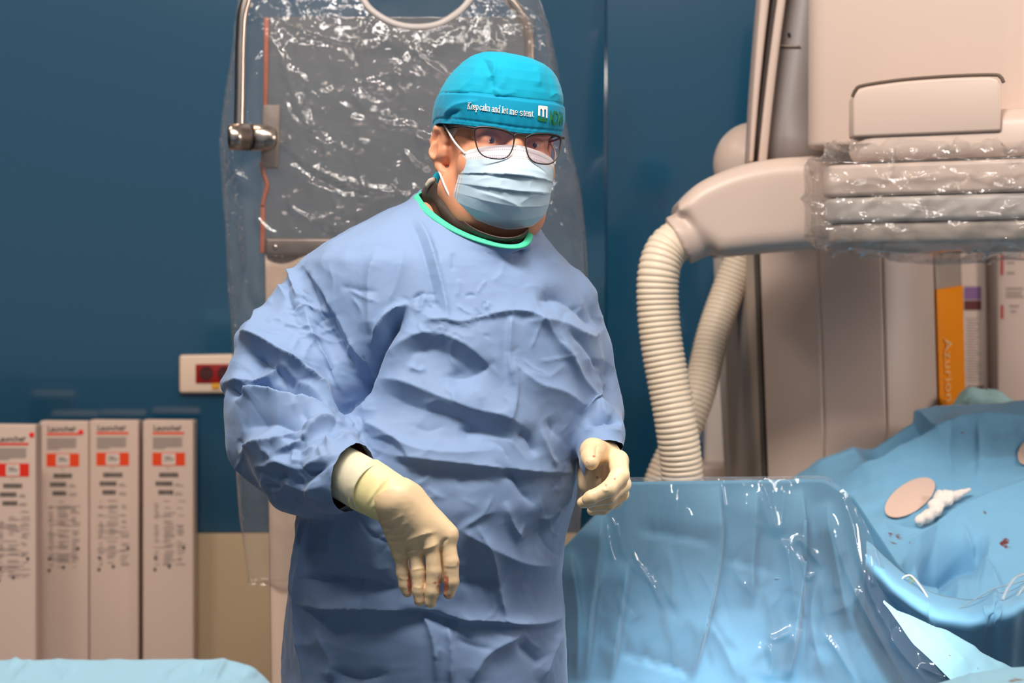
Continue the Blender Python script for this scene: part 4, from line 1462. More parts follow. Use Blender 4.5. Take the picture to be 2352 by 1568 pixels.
fld.add(fld.chain([sh_r, el_r, wr_r], [.045, .038, .028]), .03)
for s_ in (-1, 1):
    hx = P(1000, 0, 3.62).x + s_ * 0.095
    fld.add(fld.chain([(hx, 3.62, .88), (hx + s_ * .01, 3.60, .48), (hx + s_ * .015, 3.63, .09), (hx + s_ * .02, 3.50, .04)], [.085, .058, .042, .045], .02), .04)
V, F = fld.mesh()
V = laplace(V, F, 1, 0.4)
body = mesh_obj('body', V, F, [M_SKIN, M_TROU], man)
zc = V[F].mean(1)[:, 2]
body.data.polygons.foreach_set('material_index', (zc < 1.0).astype(np.int32))

# ---- eyes
M_EYE = mat('eye_white', c(214, 200, 192), rough=0.2, spec=0.5)
M_IRIS = mat('grey_iris', c(70, 76, 88), rough=0.15, spec=0.6)
M_PUP = mat('pupil', c(8, 8, 10), rough=0.1)
for s_ in (-1, 1):
    fe = Field(*[np.linspace(-.013, .013, 20)] * 3)
    fe.add(fe.ell((0, 0, 0), (.0118, .0118, .0118)))
    V, F = fe.mesh()
    ec = np.array((s_ * .0325, -.0808, -.0030))
    eye = mesh_obj('eye', H(V + ec), F, M_EYE, man)
    g = np.array((-.30 * 1.0, -0.95, -.05))
    g /= np.linalg.norm(g)
    V, F = tube_geo(H(np.array([ec + g * .0098, ec + g * .0119])), [.0054, .0046], 18)
    fix_normals(mesh_obj('iris', V, F, M_IRIS, eye))
    V, F = tube_geo(H(np.array([ec + g * .0112, ec + g * .0122])), [.0024, .0022], 14)
    fix_normals(mesh_obj('pupil', V, F, M_PUP, eye))
# greying hair in front of the ear
M_HAIR = mat('grey_hair', c(168, 150, 138), rough=0.7, bump=(300, 0.5, 0.001))
fh = Field(np.linspace(-.09, -.05, 22), np.linspace(-.06, .06, 50), np.linspace(-.05, .05, 40))
fh.add(fh.ell((-.0715, -.012, .018), (.0065, .022, .016)))
fh.add(fh.ell((-.0695, .045, -.01), (.0065, .030, .022)), .01)
V, F = fh.mesh()
mesh_obj('hair', H(V), F, M_HAIR, man)

# ---- cap
M_CAP = mat('teal_cotton', c(0, 152, 182), rough=0.75, spec=0.2, sheen=0.15, bump=(900, 0.12, 0.0004))
M_CAPB = mat('teal_cotton_band', c(0, 140, 174), rough=0.75, spec=0.2, sheen=0.15, bump=(900, 0.12, 0.0004))


def cap_xyz(th, h, grow=0.0):
    """th from the forehead (0) to the viewer's right, h from hem (0) to crown (1)"""
    th, h = np.broadcast_arrays(np.asarray(th, float), np.asarray(h, float))
    pr = np.interp(h, [0, .18, .36, .5, .62, .74, .84, .91, .96, .985, 1], [1.0, 1.012, 1.0, .972, .93, .86, .76, .64, .48, .30, 0.0])
    ct, st = np.cos(th), np.sin(th)
    e = 0.88
    cx = np.sign(st) * np.abs(st) ** e
    cy = np.sign(ct) * np.abs(ct) ** e
    zh = 0.012 + 0.013 * (1 - ct) * 0.5 - 0.055 * np.clip(-ct, 0, 1) ** 1.5 + 0.004 * np.abs(st)
    zt = 0.1335
    x = (.0905 + grow) * pr * cx
    x = np.where(x < 0, x * (1 - .20 * np.clip((h - .38) / .62, 0, 1) ** 1.1), x)
    y = .003 - (.110 + grow) * pr * cy
    z = zh + h * (zt - zh) - 0.012 * np.clip((h - .8) / .2, 0, 1) * np.clip(x / .09, -1, 1) * 0.5
    return np.stack([x, y, z], -1)


nt_, nh_ = 220, 90
TH, HH = np.meshgrid(np.linspace(-np.pi, np.pi, nt_, endpoint=False), np.linspace(0.36, 1, nh_), indexing='ij')
V = H(cap_xyz(TH.ravel(), HH.ravel()))
F = grid_faces(nt_, nh_, True, False)
nrm = mesh_normals(V, F)
cap_folds = [
    (np.array([(1104, 128), (1118, 150), (1128, 175), (1132, 200), (1130, 228)]), -0.0022, 5, 5),
    (np.array([(1120, 135), (1136, 150), (1134, 170), (1120, 182)]), 0.003, 9, 6),
    (np.array([(1100, 145), (1085, 180), (1050, 215)]), 0.002, 14, 8),
    (np.array([(1125, 180), (1105, 215), (1060, 232)]), -0.002, 9, 14),
    (np.array([(1140, 150), (1160, 175), (1150, 205)]), 0.0016, 12, 12),
    (np.array([(1130, 200), (1142, 215), (1132, 230)]), 0.002, 7, 7),
    (np.array([(1255, 150), (1262, 190), (1268, 235)]), -0.0012, 4, 7),
    (np.array([(1230, 150), (1240, 175), (1235, 200)]), 0.0018, 12, 9),
    (np.array([(1020, 225), (1045, 215), (1090, 222)]), 0.0016, 6, 12),
    (np.array([(1262, 225), (1278, 215), (1288, 240)]), 0.0016, 8, 8),
    (np.array([(1145, 232), (1160, 218), (1190, 212)]), 0.001, 8, 12),
]
fc = np.clip(-nrm[:, 1] * 1.6, 0, 1)
dsp = 1.5 * fold_field(project(V), cap_folds) * fc + 0.0022 * (ridged(V * 22, 3, 2) - 0.5)
dsp -= 0.004 * np.exp(-((HH.ravel() - .36) / .03) ** 2)
V = V + nrm * dsp[:, None]
cap = mesh_obj('cap', V, F, M_CAP, man)
tag(cap, 'teal cloth cap with white embroidered words and green logo')
nh2 = 36
TH, HH = np.meshgrid(np.linspace(-np.pi, np.pi, nt_, endpoint=False), np.linspace(-0.02, 0.40, nh2), indexing='ij')


def band_xyz(th, h, extra=0.0):
    gr = 0.0012 + 0.0018 * np.sin(np.clip(h / .40, 0, 1) * np.pi) + extra
    return cap_xyz(th, h, gr)


V = H(band_xyz(TH.ravel(), HH.ravel()))
F = grid_faces(nt_, nh2, True, False)
nrm = mesh_normals(V, F)
hv = HH.ravel()
dsp = 0.0014 * (ridged(np.stack([TH.ravel() * 5.5, hv * 3, hv * 0], 1), 9, 2) - .5)
dsp += 0.0009 * np.sin(TH.ravel() * 46 + 3 * np.sin(TH.ravel() * 7)) * np.clip(1 - hv / .14, 0, 1) * np.clip((hv + .02) / .05, 0, 1)
dsp += -0.0012 * np.exp(-((hv - .045) / .012) ** 2) - 0.002 * np.exp(-((hv - .39) / .02) ** 2)
lf = [(np.array([(1018, 262), (1050, 240), (1100, 232)]), 0.003, 10, 6), (np.array([(1022, 285), (1028, 266), (1060, 252)]), -0.004, 9, 4)]
V = V + nrm * (dsp + fold_field(project(V), lf))[:, None]
from mathutils.bvhtree import BVHTree
BAND_TREE = BVHTree.FromPolygons(V.tolist(), F.tolist())
BAND_C = Vector(V.mean(0))
band = mesh_obj('cap_band', V, F, M_CAPB, cap)
solidify(band, 0.0012)


def on_band(pts, th0, thk, h0, hk, lift):
    """text units to the band: th = th0 + x*thk, h = h0 + y*hk"""
    p = np.asarray(pts, float)
    q = H(band_xyz(th0 + p[:, 0] * thk, h0 + p[:, 1] * hk, lift))
    out = []
    for v in q:
        loc, nor, _, _ = BAND_TREE.find_nearest(Vector(v))
        if nor.dot(loc - BAND_C) < 0:
            nor = -nor
        out.append(loc + nor * (lift + .0002))
    return np.array(out)


# serif letters of the embroidered sentence, drawn as strokes (x, y in letter units, x-height 1)
SERIF = {
    'K': (1.55, [[(.15, 0), (.35, 1.5)], [(-.1, 0), (.45, 0)], [(.1, 1.5), (.62, 1.5)], [(.25, .62), (1.15, 1.5)], [(.5, .85), (1.1, 0)], [(.85, 0), (1.35, 0)], [(.9, 1.5), (1.35, 1.5)]]),
    'e': (1.0, [[(.1, .52), (.82, .52), (.8, .8), (.5, .98), (.18, .8), (.08, .45), (.2, .12), (.5, 0), (.82, .15)]]),
    'p': (1.12, [[(.2, 1), (.2, -.5)], [(0, .98), (.2, .98)], [(0, -.5), (.45, -.5)], [(.2, .75), (.5, .98), (.85, .8), (.95, .5), (.85, .15), (.5, 0), (.2, .2)]]),
    'c': (.98, [[(.82, .75), (.5, .98), (.2, .82), (.08, .48), (.2, .12), (.5, 0), (.85, .18)]]),
    'a': (1.05, [[(.15, .8), (.45, .98), (.72, .82), (.72, .1), (.95, 0)], [(.72, .58), (.3, .5), (.1, .25), (.3, 0), (.55, .05), (.72, .22)]]),
    'l': (.58, [[(.08, 1.5), (.28, 1.5), (.28, 0)], [(.02, 0), (.55, 0)]]),
    'm': (1.75, [[(.02, .98), (.22, .98), (.22, 0)], [(.02, 0), (.42, 0)], [(.22, .75), (.5, .98), (.75, .88), (.8, .6), (.8, 0)], [(.62, 0), (1.0, 0)], [(.8, .75), (1.1, .98), (1.35, .88), (1.4, .6), (1.4, 0)], [(1.22, 0), (1.6, 0)]]),
    'n': (1.18, [[(.02, .98), (.22, .98), (.22, 0)], [(.02, 0), (.42, 0)], [(.22, .75), (.55, .98), (.8, .88), (.86, .6), (.86, 0)], [(.68, 0), (1.06, 0)]]),
    'd': (1.15, [[(.62, 1.5), (.82, 1.5), (.82, 0), (1.05, 0)], [(.82, .75), (.55, .98), (.22, .82), (.08, .5), (.2, .14), (.5, 0), (.82, .22)]]),
    't': (.72, [[(.3, 1.35), (.3, .2), (.42, .02), (.65, .08)], [(.05, .98), (.6, .98)]]),
    's': (.9, [[(.72, .8), (.4, .98), (.14, .8), (.2, .6), (.6, .42), (.74, .22), (.45, 0), (.1, .15)]]),
    '.': (.45, [[(.15, .06), (.22, .06)]]),
    ' ': (.50, []),
}
M_EMB = mat('white_embroidery', c(236, 228, 222), rough=0.7)
VV, FF = [], []
x = 0.0
for ch in 'Keep calm and let me stent.':
    adv, strokes = SERIF[ch]
    for st in strokes:
        q = np.array(st, float)
        if len(q) > 3:
            q = catmull(q, len(q) * 3)
        else:
            q = np.vstack([np.linspace(q[i], q[i + 1], 4) for i in range(len(q) - 1)])
            q = q[np.r_[True, np.linalg.norm(np.diff(q, axis=0), axis=1) > 1e-6]]
        q[:, 0] += x
        p3 = on_band(q, -0.80, 0.0392, 0.185, 0.053, 0.0006)
        v, f = tube_geo(p3, 0.00058, 6)
        FF += [[k + len(VV) for k in ff] for ff in f]
        VV += v.tolist()
    x += adv
tag(mesh_obj('lettering', np.array(VV), FF, M_EMB, cap), kind='stuff')
tot_x = x
th_end = -0.80 + tot_x * 0.0392
M_GRN = mat('green_embroidery', c(0, 112, 62), rough=0.7)
# square emblem: white arches over a green wave
s = Sheet()
s.rect(0, .35, .20, 1.0); s.rect(.42, .30, .60, 1.0); s.rect(.82, .25, 1.0, 1.0)
s.rect(.1, .88, .95, 1.02)
s.poly([(.20, .75), (.28, .82), (.34, .80), (.42, .70), (.42, .92), (.20, .92)])
s.poly([(.60, .75), (.68, .82), (.74, .80), (.82, .70), (.82, .92), (.60, .92)])
def dense(s_, n=5):
    return s_
EX = th_end + 0.055
mesh_obj('emblem', on_band(np.array(s.V), EX, 0.175, 0.140, 0.185, 0.0009), s.F, M_EMB, cap, smooth=False)
s = Sheet()
s.poly([(0, .04), (.5, 0), (1.0, -.03), (1.0, .24), (.8, .18), (.62, .28), (.45, .20), (.25, .28), (0, .34)])
mesh_obj('emblem_wave', on_band(np.array(s.V), EX, 0.175, 0.140, 0.185, 0.0009), s.F, M_GRN, cap, smooth=False)
V, F = text_geo('MDAN', 1.0, offset=0.012, space=0.92)
mesh_obj('emblem_lettering', on_band(V, EX + 0.225, 0.150, 0.110, 0.25, 0.0009), F, M_GRN, cap, smooth=False)
tube('tie_tail', [H(a) for a in ((-.048, .100, -.038), (-.060, .094, -.048), (-.066, .088, -.060), (-.064, .088, -.070))], [.003, .005, .006, .004], M_CAP, cap, 8, 14, squash=.35)

# ---- mask
M_MASK = mat('blue_white_mask', c(178, 208, 226), rough=0.7, spec=0.2, bump=(700, 0.1, 0.0004), trans=0.12)
nt = M_MASK.node_tree
b = nt.nodes['Principled BSDF']
uvn = N(nt, 'ShaderNodeUVMap')
sep = N(nt, 'ShaderNodeSeparateXYZ')
nt.links.new(uvn.outputs[0], sep.inputs[0])


def mth(op, a, b_=None):
    n_ = N(nt, 'ShaderNodeMath', operation=op)
    for i_, q in enumerate((a, b_)):
        if q is None:
            continue
        if isinstance(q, (int, float)):
            n_.inputs[i_].default_value = q
        else:
            nt.links.new(q, n_.inputs[i_])
    return n_.outputs[0]


U_, V_ = sep.outputs[0], sep.outputs[1]
edge = mth('MINIMUM', U_, mth('SUBTRACT', 1.0, U_))
top_strip = mth('LESS_THAN', V_, 0.155)
side_strip = mth('LESS_THAN', edge, 0.050)
bot_strip = mth('GREATER_THAN', V_, 0.955)
white = mth('MAXIMUM', top_strip, mth('MULTIPLY', mth('MAXIMUM', side_strip, bot_strip), 0.75))
# welded dotted lines
def line(v, c0, wdt_):
    return mth('LESS_THAN', mth('ABSOLUTE', mth('SUBTRACT', v, c0)), wdt_)
dash_u = mth('GREATER_THAN', mth('FRACT', mth('MULTIPLY', U_, 62.0)), 0.45)
dash_v = mth('GREATER_THAN', mth('FRACT', mth('MULTIPLY', V_, 46.0)), 0.45)
lines_h = mth('MAXIMUM', mth('MAXIMUM', line(V_, 0.055, .006), line(V_, 0.125, .006)), mth('MAXIMUM', line(V_, 0.965, .005), line(V_, 0.145, .006)))
lines_v = mth('MAXIMUM', line(edge, 0.018, .005), line(edge, 0.042, .005))
dots = mth('MAXIMUM', mth('MULTIPLY', lines_h, dash_u), mth('MULTIPLY', lines_v, dash_v))
mx1 = N(nt, 'ShaderNodeMix', data_type='RGBA')
mx1.inputs['A'].default_value = c(196, 220, 234)
mx1.inputs['B'].default_value = c(240, 236, 236)
nt.links.new(white, mx1.inputs['Factor'])
mx2 = N(nt, 'ShaderNodeMix', data_type='RGBA')
nt.links.new(mx1.outputs['Result'], mx2.inputs['A'])
mx2.inputs['B'].default_value = c(140, 140, 148)
nt.links.new(mth('MULTIPLY', dots, 0.75), mx2.inputs['Factor'])
nt.links.new(mx2.outputs['Result'], b.inputs['Base Color'])

nu_, nv_ = 121, 131
uu, vv = np.meshgrid(np.linspace(-1, 1, nu_), np.linspace(0, 1, nv_), indexing='ij')
kv = [0, .12, .25, .4, .55, .7, .85, 1.0]
zc_ = np.interp(vv, kv, [-.0075, -.024, -.042, -.060, -.079, -.098, -.115, -.129])
Dc = np.interp(vv, kv, [.1085, .1185, .1280, .130, .1275, .122, .110, .088])
W_ = np.interp(vv, kv, [.0690, .070, .0705, .071, .0715, .072, .071, .068])
ys_ = np.interp(vv, kv, [-.072, -.070, -.066, -.060, -.054, -.048, -.042, -.036])
zs_ = np.interp(vv, kv, [-.024, -.034, -.045, -.058, -.070, -.082, -.092, -.101])
au = np.abs(uu)
sharp = np.interp(vv, [0, .2, .5, 1], [1.15, 1.6, 2.1, 2.2])
xw = W_ * np.sin(uu * 1.30) / math.sin(1.30)
yy_ = -Dc + (Dc + ys_) * au ** sharp
zz_ = zc_ + (zs_ - zc_) * au ** 1.5
# pleats: saw-tooth steps bowing downwards at the middle
wav = vv + 0.05 * (au ** 1.4) * np.interp(vv, [0, .4, .8, 1], [0, -1, 1.2, 0]) * 0.6
for (p0, amp) in ((.335, .0050), (.52, .0030), (.70, .0014)):
    s_ = (wav - p0)
    stp = np.where(s_ < 0, np.exp(s_ / .075), -0.55 * np.exp(-s_ / .05))
    yy_ -= amp * stp * (1 - 0.65 * au ** 2.2)
V = H(np.stack([xw, yy_, zz_], -1).reshape(-1, 3))
F = grid_faces(nu_, nv_)
nrm = mesh_normals(V, F)
if nrm[:, 1].mean() > 0:
    F = F[:, ::-1]
    nrm = -nrm
mfolds = [
    (np.array([(1085, 420), (1130, 405), (1190, 402), (1245, 425)]), 0.0010, 5, 16),
    (np.array([(1095, 440), (1140, 452), (1185, 470), (1200, 490)]), 0.0022, 9, 14),
    (np.array([(1080, 430), (1120, 440), (1160, 452)]), -0.0015, 7, 7),
    (np.array([(1190, 470), (1220, 450), (1262, 440)]), 0.0018, 9, 12),
    (np.array([(1160, 400), (1150, 430), (1170, 450)]), 0.0014, 10, 8),
    (np.array([(1225, 400), (1215, 430), (1225, 455)]), 0.0014, 8, 10),
    (np.array([(1190, 345), (1205, 370), (1240, 395), (1268, 405)]), 0.0012, 10, 14),
    (np.array([(1078, 400), (1110, 398), (1150, 390)]), -0.0012, 9, 9),
]
V = V + nrm * (fold_field(project(V), mfolds) + 0.0010 * (ridged(V * 40, 21, 2) - .5))[:, None]
mask = mesh_obj('mask', V, F, M_MASK, man, uv=np.stack([(uu.ravel() + 1) / 2, vv.ravel()], 1))
M_LOOP = mat('white_elastic', c(230, 222, 216), rough=0.7)
tl, bl_ = V.reshape(nu_, nv_, 3)[1, 4], V.reshape(nu_, nv_, 3)[1, nv_ - 6]
tube('ear_loop', [tl + [0.002, -.002, 0], tl * .55 + H((-.082, -.012, .012)) * .45 + [-.002, -.004, .001], H((-.0825, -.010, .015)), H((-.0810, .012, .022))], .0016, M_LOOP, mask, 8, 24)
tube('ear_loop', [bl_ + [.002, -.002, 0], bl_ * .5 + H((-.082, -.004, -.048)) * .5 + [-.002, -.003, -.002], H((-.083, .001, -.052)), H((-.083, .018, -.046))], .0016, M_LOOP, mask, 8, 24)
tr_, br_ = V.reshape(nu_, nv_, 3)[nu_ - 2, 4], V.reshape(nu_, nv_, 3)[nu_ - 2, nv_ - 6]
for q, e in ((tr_, (.082, -.002, .010)), (br_, (.082, .006, -.05))):
    tube('ear_loop', [q, q * .5 + H(e) * .5 + np.array([.004, 0, 0]), H(e)], .0016, M_LOOP, mask, 8, 16)

# ---- glasses
M_FRAME = mat('dark_brown_frame', c(38, 28, 26), rough=0.35, spec=0.5)
M_LENS = film('coated_lens', tint=(.93, .88, .90), haze=0.035, rough=0.03, bump=(), ior=1.45, hazecol=(.55, .35, .75))


def lens_xyz(pts):
    p = np.asarray(pts, float)
    y = -.1175 + 2.6 * p[:, 0] ** 2 + 0.10 * p[:, 1]
    return H(np.stack([p[:, 0], y, p[:, 1]], 1))


lens_pts = [(.0085, .0035), (.0100, -.012), (.0150, -.024), (.0230, -.0300), (.0340, -.0315), (.0480, -.0300), (.0570, -.0240), (.0625, -.0120), (.0645, .0010), (.0635, .0100), (.0520, .0125), (.0370, .0122), (.0200, .0095)]
frame_parts = []
root_gl = None
for s_ in (-1, 1):
    q = catmull(np.vstack([lens_pts[-1:], lens_pts, lens_pts[:2]]), 150)
    cl_ = catmull(np.vstack([lens_pts, lens_pts[:1]]), 100)[:-1]
    cl_ = cl_ * np.array([s_, 1.0])
    p3 = lens_xyz(cl_)
    th_ = np.where(cl_[:, 1] > 0.004, .0019, .0010)
    th_ = np.convolve(np.r_[th_[-6:], th_, th_[:6]], np.ones(13) / 13, 'valid')
    frame_parts.append(tube_geo(p3, th_, 8, closed=True))
    ctr = cl_.mean(0)
    rings = [lens_xyz(ctr + (cl_ - ctr) * k) for k in (1.0, .75, .5, .25)]
    Vl = np.vstack(rings + [lens_xyz([ctr])])
    n = len(cl_)
    Fl = []
    for r in range(3):
        Fl += [[r * n + i, r * n + (i + 1) % n, (r + 1) * n + (i + 1) % n, (r + 1) * n + i] for i in range(n)]
    Fl += [[3 * n + i, 3 * n + (i + 1) % n, 4 * n] for i in range(n)]
    frame_parts.append(('lens', Vl, Fl))
    # end piece and temple
    e0 = lens_xyz([(s_ * .0630, .0095)])[0]
    frame_parts.append(('temple', [e0, H((s_ * .0725, -.096, .011)), H((s_ * .0755, -.070, .0125)), H((s_ * .0800, -.03, .012)), H((s_ * .0815, .004, .010)), H((s_ * .0815, .03, -.008))]))
br = tube_geo(catmull(lens_xyz([(-.0090, .0040), (-.0055, .0072), (.0055, .0072), (.0090, .0040)]), 16), .0012, 8)
VV, FF = [], []
for g in [frame_parts[0], frame_parts[3], br]:
    FF += [[k + len(VV) for k in f] for f in g[1]]
    VV += g[0].tolist()
gl = mesh_obj('glasses', np.array(VV), FF, M_FRAME, man)
tag(gl, 'thin dark framed glasses with faintly purple lenses')
for g in frame_parts:
    if g[0] == 'lens' if isinstance(g[0], str) else False:
        mesh_obj('lens', g[1], g[2], M_LENS, gl)
    elif isinstance(g[0], str):
        tube('temple', g[1], [.0016, .0019, .0017, .0015, .0015, .0015], M_FRAME, gl, 8, 30)

# ---- thyroid collar
M_COLL = mat('dark_brown_collar', c(66, 52, 46), rough=0.42, spec=0.5, bump=(60, 0.3, 0.003))


def ring_curve(pts, n=72):
    q = catmull(np.vstack([pts, pts[:1]]), n + 1)[:-1]
    return q


top_ring = ring_curve(PA([(972, 432, 3.665), (996, 413, 3.595), (1030, 470, 3.535), (1082, 522, 3.492), (1150, 547, 3.472), (1198, 541, 3.484), (1217, 514, 3.54), (1200, 470, 3.63), (1110, 420, 3.72), (1020, 415, 3.72)]))
mid_ring = ring_curve(PA([(952, 462, 3.665), (985, 462, 3.59), (1022, 510, 3.53), (1078, 544, 3.502), (1145, 562, 3.486), (1192, 557, 3.495), (1215, 540, 3.55), (1215, 500, 3.64), (1110, 450, 3.735), (1000, 440, 3.735)]))
bot_ring = mid_ring * .82 + mid_ring.mean(0) * .18 + np.array([0, .008, -.040])
inn_ring = top_ring * .95 + top_ring.mean(0) * .05 + np.array([0, 0, -.006])
rings = []
for k in np.linspace(0, 1, 9):
    rings.append(catmull(np.stack([top_ring, mid_ring, bot_ring]).reshape(3, -1), 9)[int(round(k * 8))].reshape(-1, 3))
rings = [inn_ring, top_ring * .985 + top_ring.mean(0) * .015 + np.array([0, 0, .003])] + rings
V = np.vstack(rings)
n = 72
F = grid_faces(len(rings), n, False, True)
cf = [(np.array([(985, 455), (1020, 490), (1060, 525)]), 0.003, 8, 8), (np.array([(975, 440), (1000, 480), (1040, 520)]), -0.003, 8, 6)]
nrm = mesh_normals(V, F)
if (nrm * (V - V.mean(0)))[:, :2].sum() < 0:
    F = F[:, ::-1]
    nrm = -nrm
V = V + nrm * fold_field(project(V), cf)[:, None]
coll = mesh_obj('thyroid_collar', V, F, M_COLL, man)
subsurf(coll, 1)
tube('buckle', PA([(980, 428, 3.60), (990, 416, 3.595), (1000, 412, 3.592)]), [.004, .005, .004], mat('cream_buckle', c(205, 190, 172), rough=.5), coll, 8, 8)

# ---- gown
M_GOWN = mat('blue_gown_fabric', c(126, 150, 186), rough=0.6, spec=0.28, sheen=0.25, bump=(420, 0.10, 0.0006), vary=(9, c(116, 140, 178), 0.5))
M_TRIM = mat('mint_trim', c(70, 206, 158), rough=0.7, bump=(500, 0.2, 0.0006))
DT = 3.60
TORSO = [  # py, left px, right px, front distance, back distance
    (425, 1040, 1060, 3.60, 3.70), (450, 965, 1130, 3.575, 3.745), (480, 880, 1200, 3.55, 3.765), (520, 800, 1238, 3.515, 3.78), (560, 735, 1268, 3.49, 3.79),
    (600, 690, 1300, 3.472, 3.79), (650, 680, 1335, 3.46, 3.80), (700, 690, 1362, 3.45, 3.80), (760, 700, 1385, 3.442, 3.80),
    (850, 705, 1380, 3.435, 3.80), (950, 705, 1358, 3.42, 3.79), (1040, 700, 1332, 3.405, 3.78), (1150, 690, 1320, 3.40, 3.77),
    (1230, 682, 1297, 3.41, 3.77), (1320, 668, 1289, 3.43, 3.77), (1400, 656, 1299, 3.445, 3.78), (1600, 648, 1303, 3.45, 3.79), (2300, 630, 1320, 3.43, 3.82)]
TZ = np.array([zat(t[0], DT) for t in TORSO])[::-1]
TL = np.array([P(t[1], 0, DT).x for t in TORSO])[::-1]
TR = np.array([P(t[2], 0, DT).x for t in TORSO])[::-1]
TF = np.array([t[3] for t in TORSO])[::-1]
TB = np.array([t[4] for t in TORSO])[::-1]

xs = np.arange(P(485, 0, DT).x, P(1450, 0, DT).x, 0.005)
ys = np.arange(3.30, 3.86, 0.0055)
zs = np.r_[np.arange(0.40, 0.80, 0.012), np.arange(0.80, zat(418, DT), 0.005)]
fld = Field(xs, ys, zs)


def zi(a):
    return np.interp(zs, TZ, a).astype(np.float32)[None, None, :]


l_, r_, f_, b_ = zi(TL), zi(TR), zi(TF), zi(TB)
cx, cy = (l_ + r_) / 2, (f_ + b_) / 2 + 0.02
ax_, ay = (r_ - l_) / 2, cy - f_
ayb = b_ - cy
ayy = np.where(fld.Y < cy, ay, ayb)
ex = 2.35
q = (np.abs((fld.X - cx) / ax_) ** ex + np.abs((fld.Y - cy) / ayy) ** ex) ** (1 / ex)
fld.add((q - 1) * np.minimum(ax_, ayy) * 0.9)
px = lambda v, d=3.58: L(v, d)
SL = [P(752, 688, 3.63), P(702, 790, 3.60), P(678, 880, 3.57), P(664, 965, 3.54), P(706, 1052, 3.455), P(796, 1092, 3.355), P(880, 1128, 3.28)]
SLr = [px(96), px(118), px(138), px(132), px(112), px(65), px(59)]
fld.add(fld.chain(SL, SLr, .03), .022)
fld.add(fld.cone(P(640, 870, 3.56), P(528, 884, 3.56), px(66), px(12)), .02)       # pointed elbow fold
fld.add(fld.cone(P(650, 800, 3.58), P(570, 778, 3.58), px(80), px(28)), .02)
fld.add(fld.cone(P(690, 1090, 3.50), P(600, 1030, 3.53), px(72), px(56)), .03)
fld.add(fld.cone(P(740, 1090, 3.42), P(768, 1142, 3.37), px(50), px(24)), .02)      # sagging cuff
SR = [P(1300, 695, 3.64), P(1334, 800, 3.66), P(1350, 900, 3.67), P(1358, 950, 3.645), P(1374, 992, 3.55), P(1382, 1062, 3.47)]
SRr = [px(80), px(64), px(62), px(64), px(54), px(50)]
fld.add(fld.chain(SR, SRr, .02), .018)
# neckline
NECK = ring_curve(PA([(955, 451, 3.652), (972, 476, 3.60), (1000, 500, 3.56), (1042, 527, 3.523), (1090, 548, 3.50), (1140, 562, 3.485), (1180, 567, 3.482), (1207, 560, 3.497), (1216, 543, 3.54), (1204, 500, 3.65), (1110, 450, 3.752), (1000, 437, 3.742)]), 60)
fld.add(fld.chain(np.vstack([NECK[::2], NECK[:1]]), [.006] * 31), .03)
V, F = fld.mesh()
V = laplace(V, F, 3, 0.5)


def laplace_line(q):
    q = q.copy()
    for _ in range(4):
        q[1:-1] = (q[:-2] + q[2:]) / 2
    return q


def inside_poly(p, poly):
    r = np.zeros(len(p), bool)
    j = len(poly) - 1
    for i in range(len(poly)):
        a, b = poly[i], poly[j]
        k = ((a[1] > p[:, 1]) != (b[1] > p[:, 1])) & (p[:, 0] < (b[0] - a[0]) * (p[:, 1] - a[1]) / (b[1] - a[1] + 1e-12) + a[0])
        r ^= k
        j = i
    return r


# neckline: the visible front runs along the gown surface, the back follows a plane
NPX = catmull(np.array([(955, 451), (972, 476), (1000, 500), (1042, 527), (1090, 548), (1140, 562), (1180, 567), (1207, 560), (1217, 541)], float), 60)
tree = BVHTree.FromPolygons(V.tolist(), F.tolist())
cam_p = Vector((0, 0, CAM_Z))
nk = []
for (x, y) in NPX:
    r_ = (P(x, y, 1.0) - cam_p).normalized()
    hit = tree.ray_cast(cam_p, r_)
    nk.append(hit[0] if hit[0] is not None else None)
ok = [i_ for i_, q_ in enumerate(nk) if q_ is not None]
dd_ = np.interp(np.arange(len(nk)), ok, [nk[i_].y for i_ in ok])
dd_ = np.maximum(dd_, 3.46)
dd_ = np.convolve(np.r_[[dd_[0]] * 3, dd_, [dd_[-1]] * 3], np.ones(7) / 7, 'valid')
FRONT = np.array([P(x, y, d) for (x, y), d in zip(NPX, dd_)])
back = catmull(np.array([FRONT[-1], P(1212, 505, 3.66), P(1110, 455, 3.755), P(1000, 432, 3.745), FRONT[0]]), 40)[1:-1]
NECK = np.vstack([FRONT, back])
pl_, *_ = np.linalg.lstsq(np.c_[NECK[:, :2], np.ones(len(NECK))], NECK[:, 2], rcond=None)
pp = project(V)
poly_px = np.vstack([NPX, [(1222, 300), (940, 300)]])
in_front = inside_poly(pp, poly_px) & (V[:, 1] < 3.68)
in_back = inside_poly(V[:, :2], NECK[:, :2]) & (V[:, 2] > V[:, 0] * pl_[0] + V[:, 1] * pl_[1] + pl_[2] - .004) & (V[:, 1] >= 3.60)
kn_ = in_front | in_back
F = F[~kn_[F].all(1)]
edge_v = np.unique(F[kn_[F].any(1)])
edge_v = edge_v[kn_[edge_v]]
for v_ in edge_v:
    dq = np.linalg.norm(NECK - V[v_], axis=1)
    V[v_] = NECK[dq.argmin()]
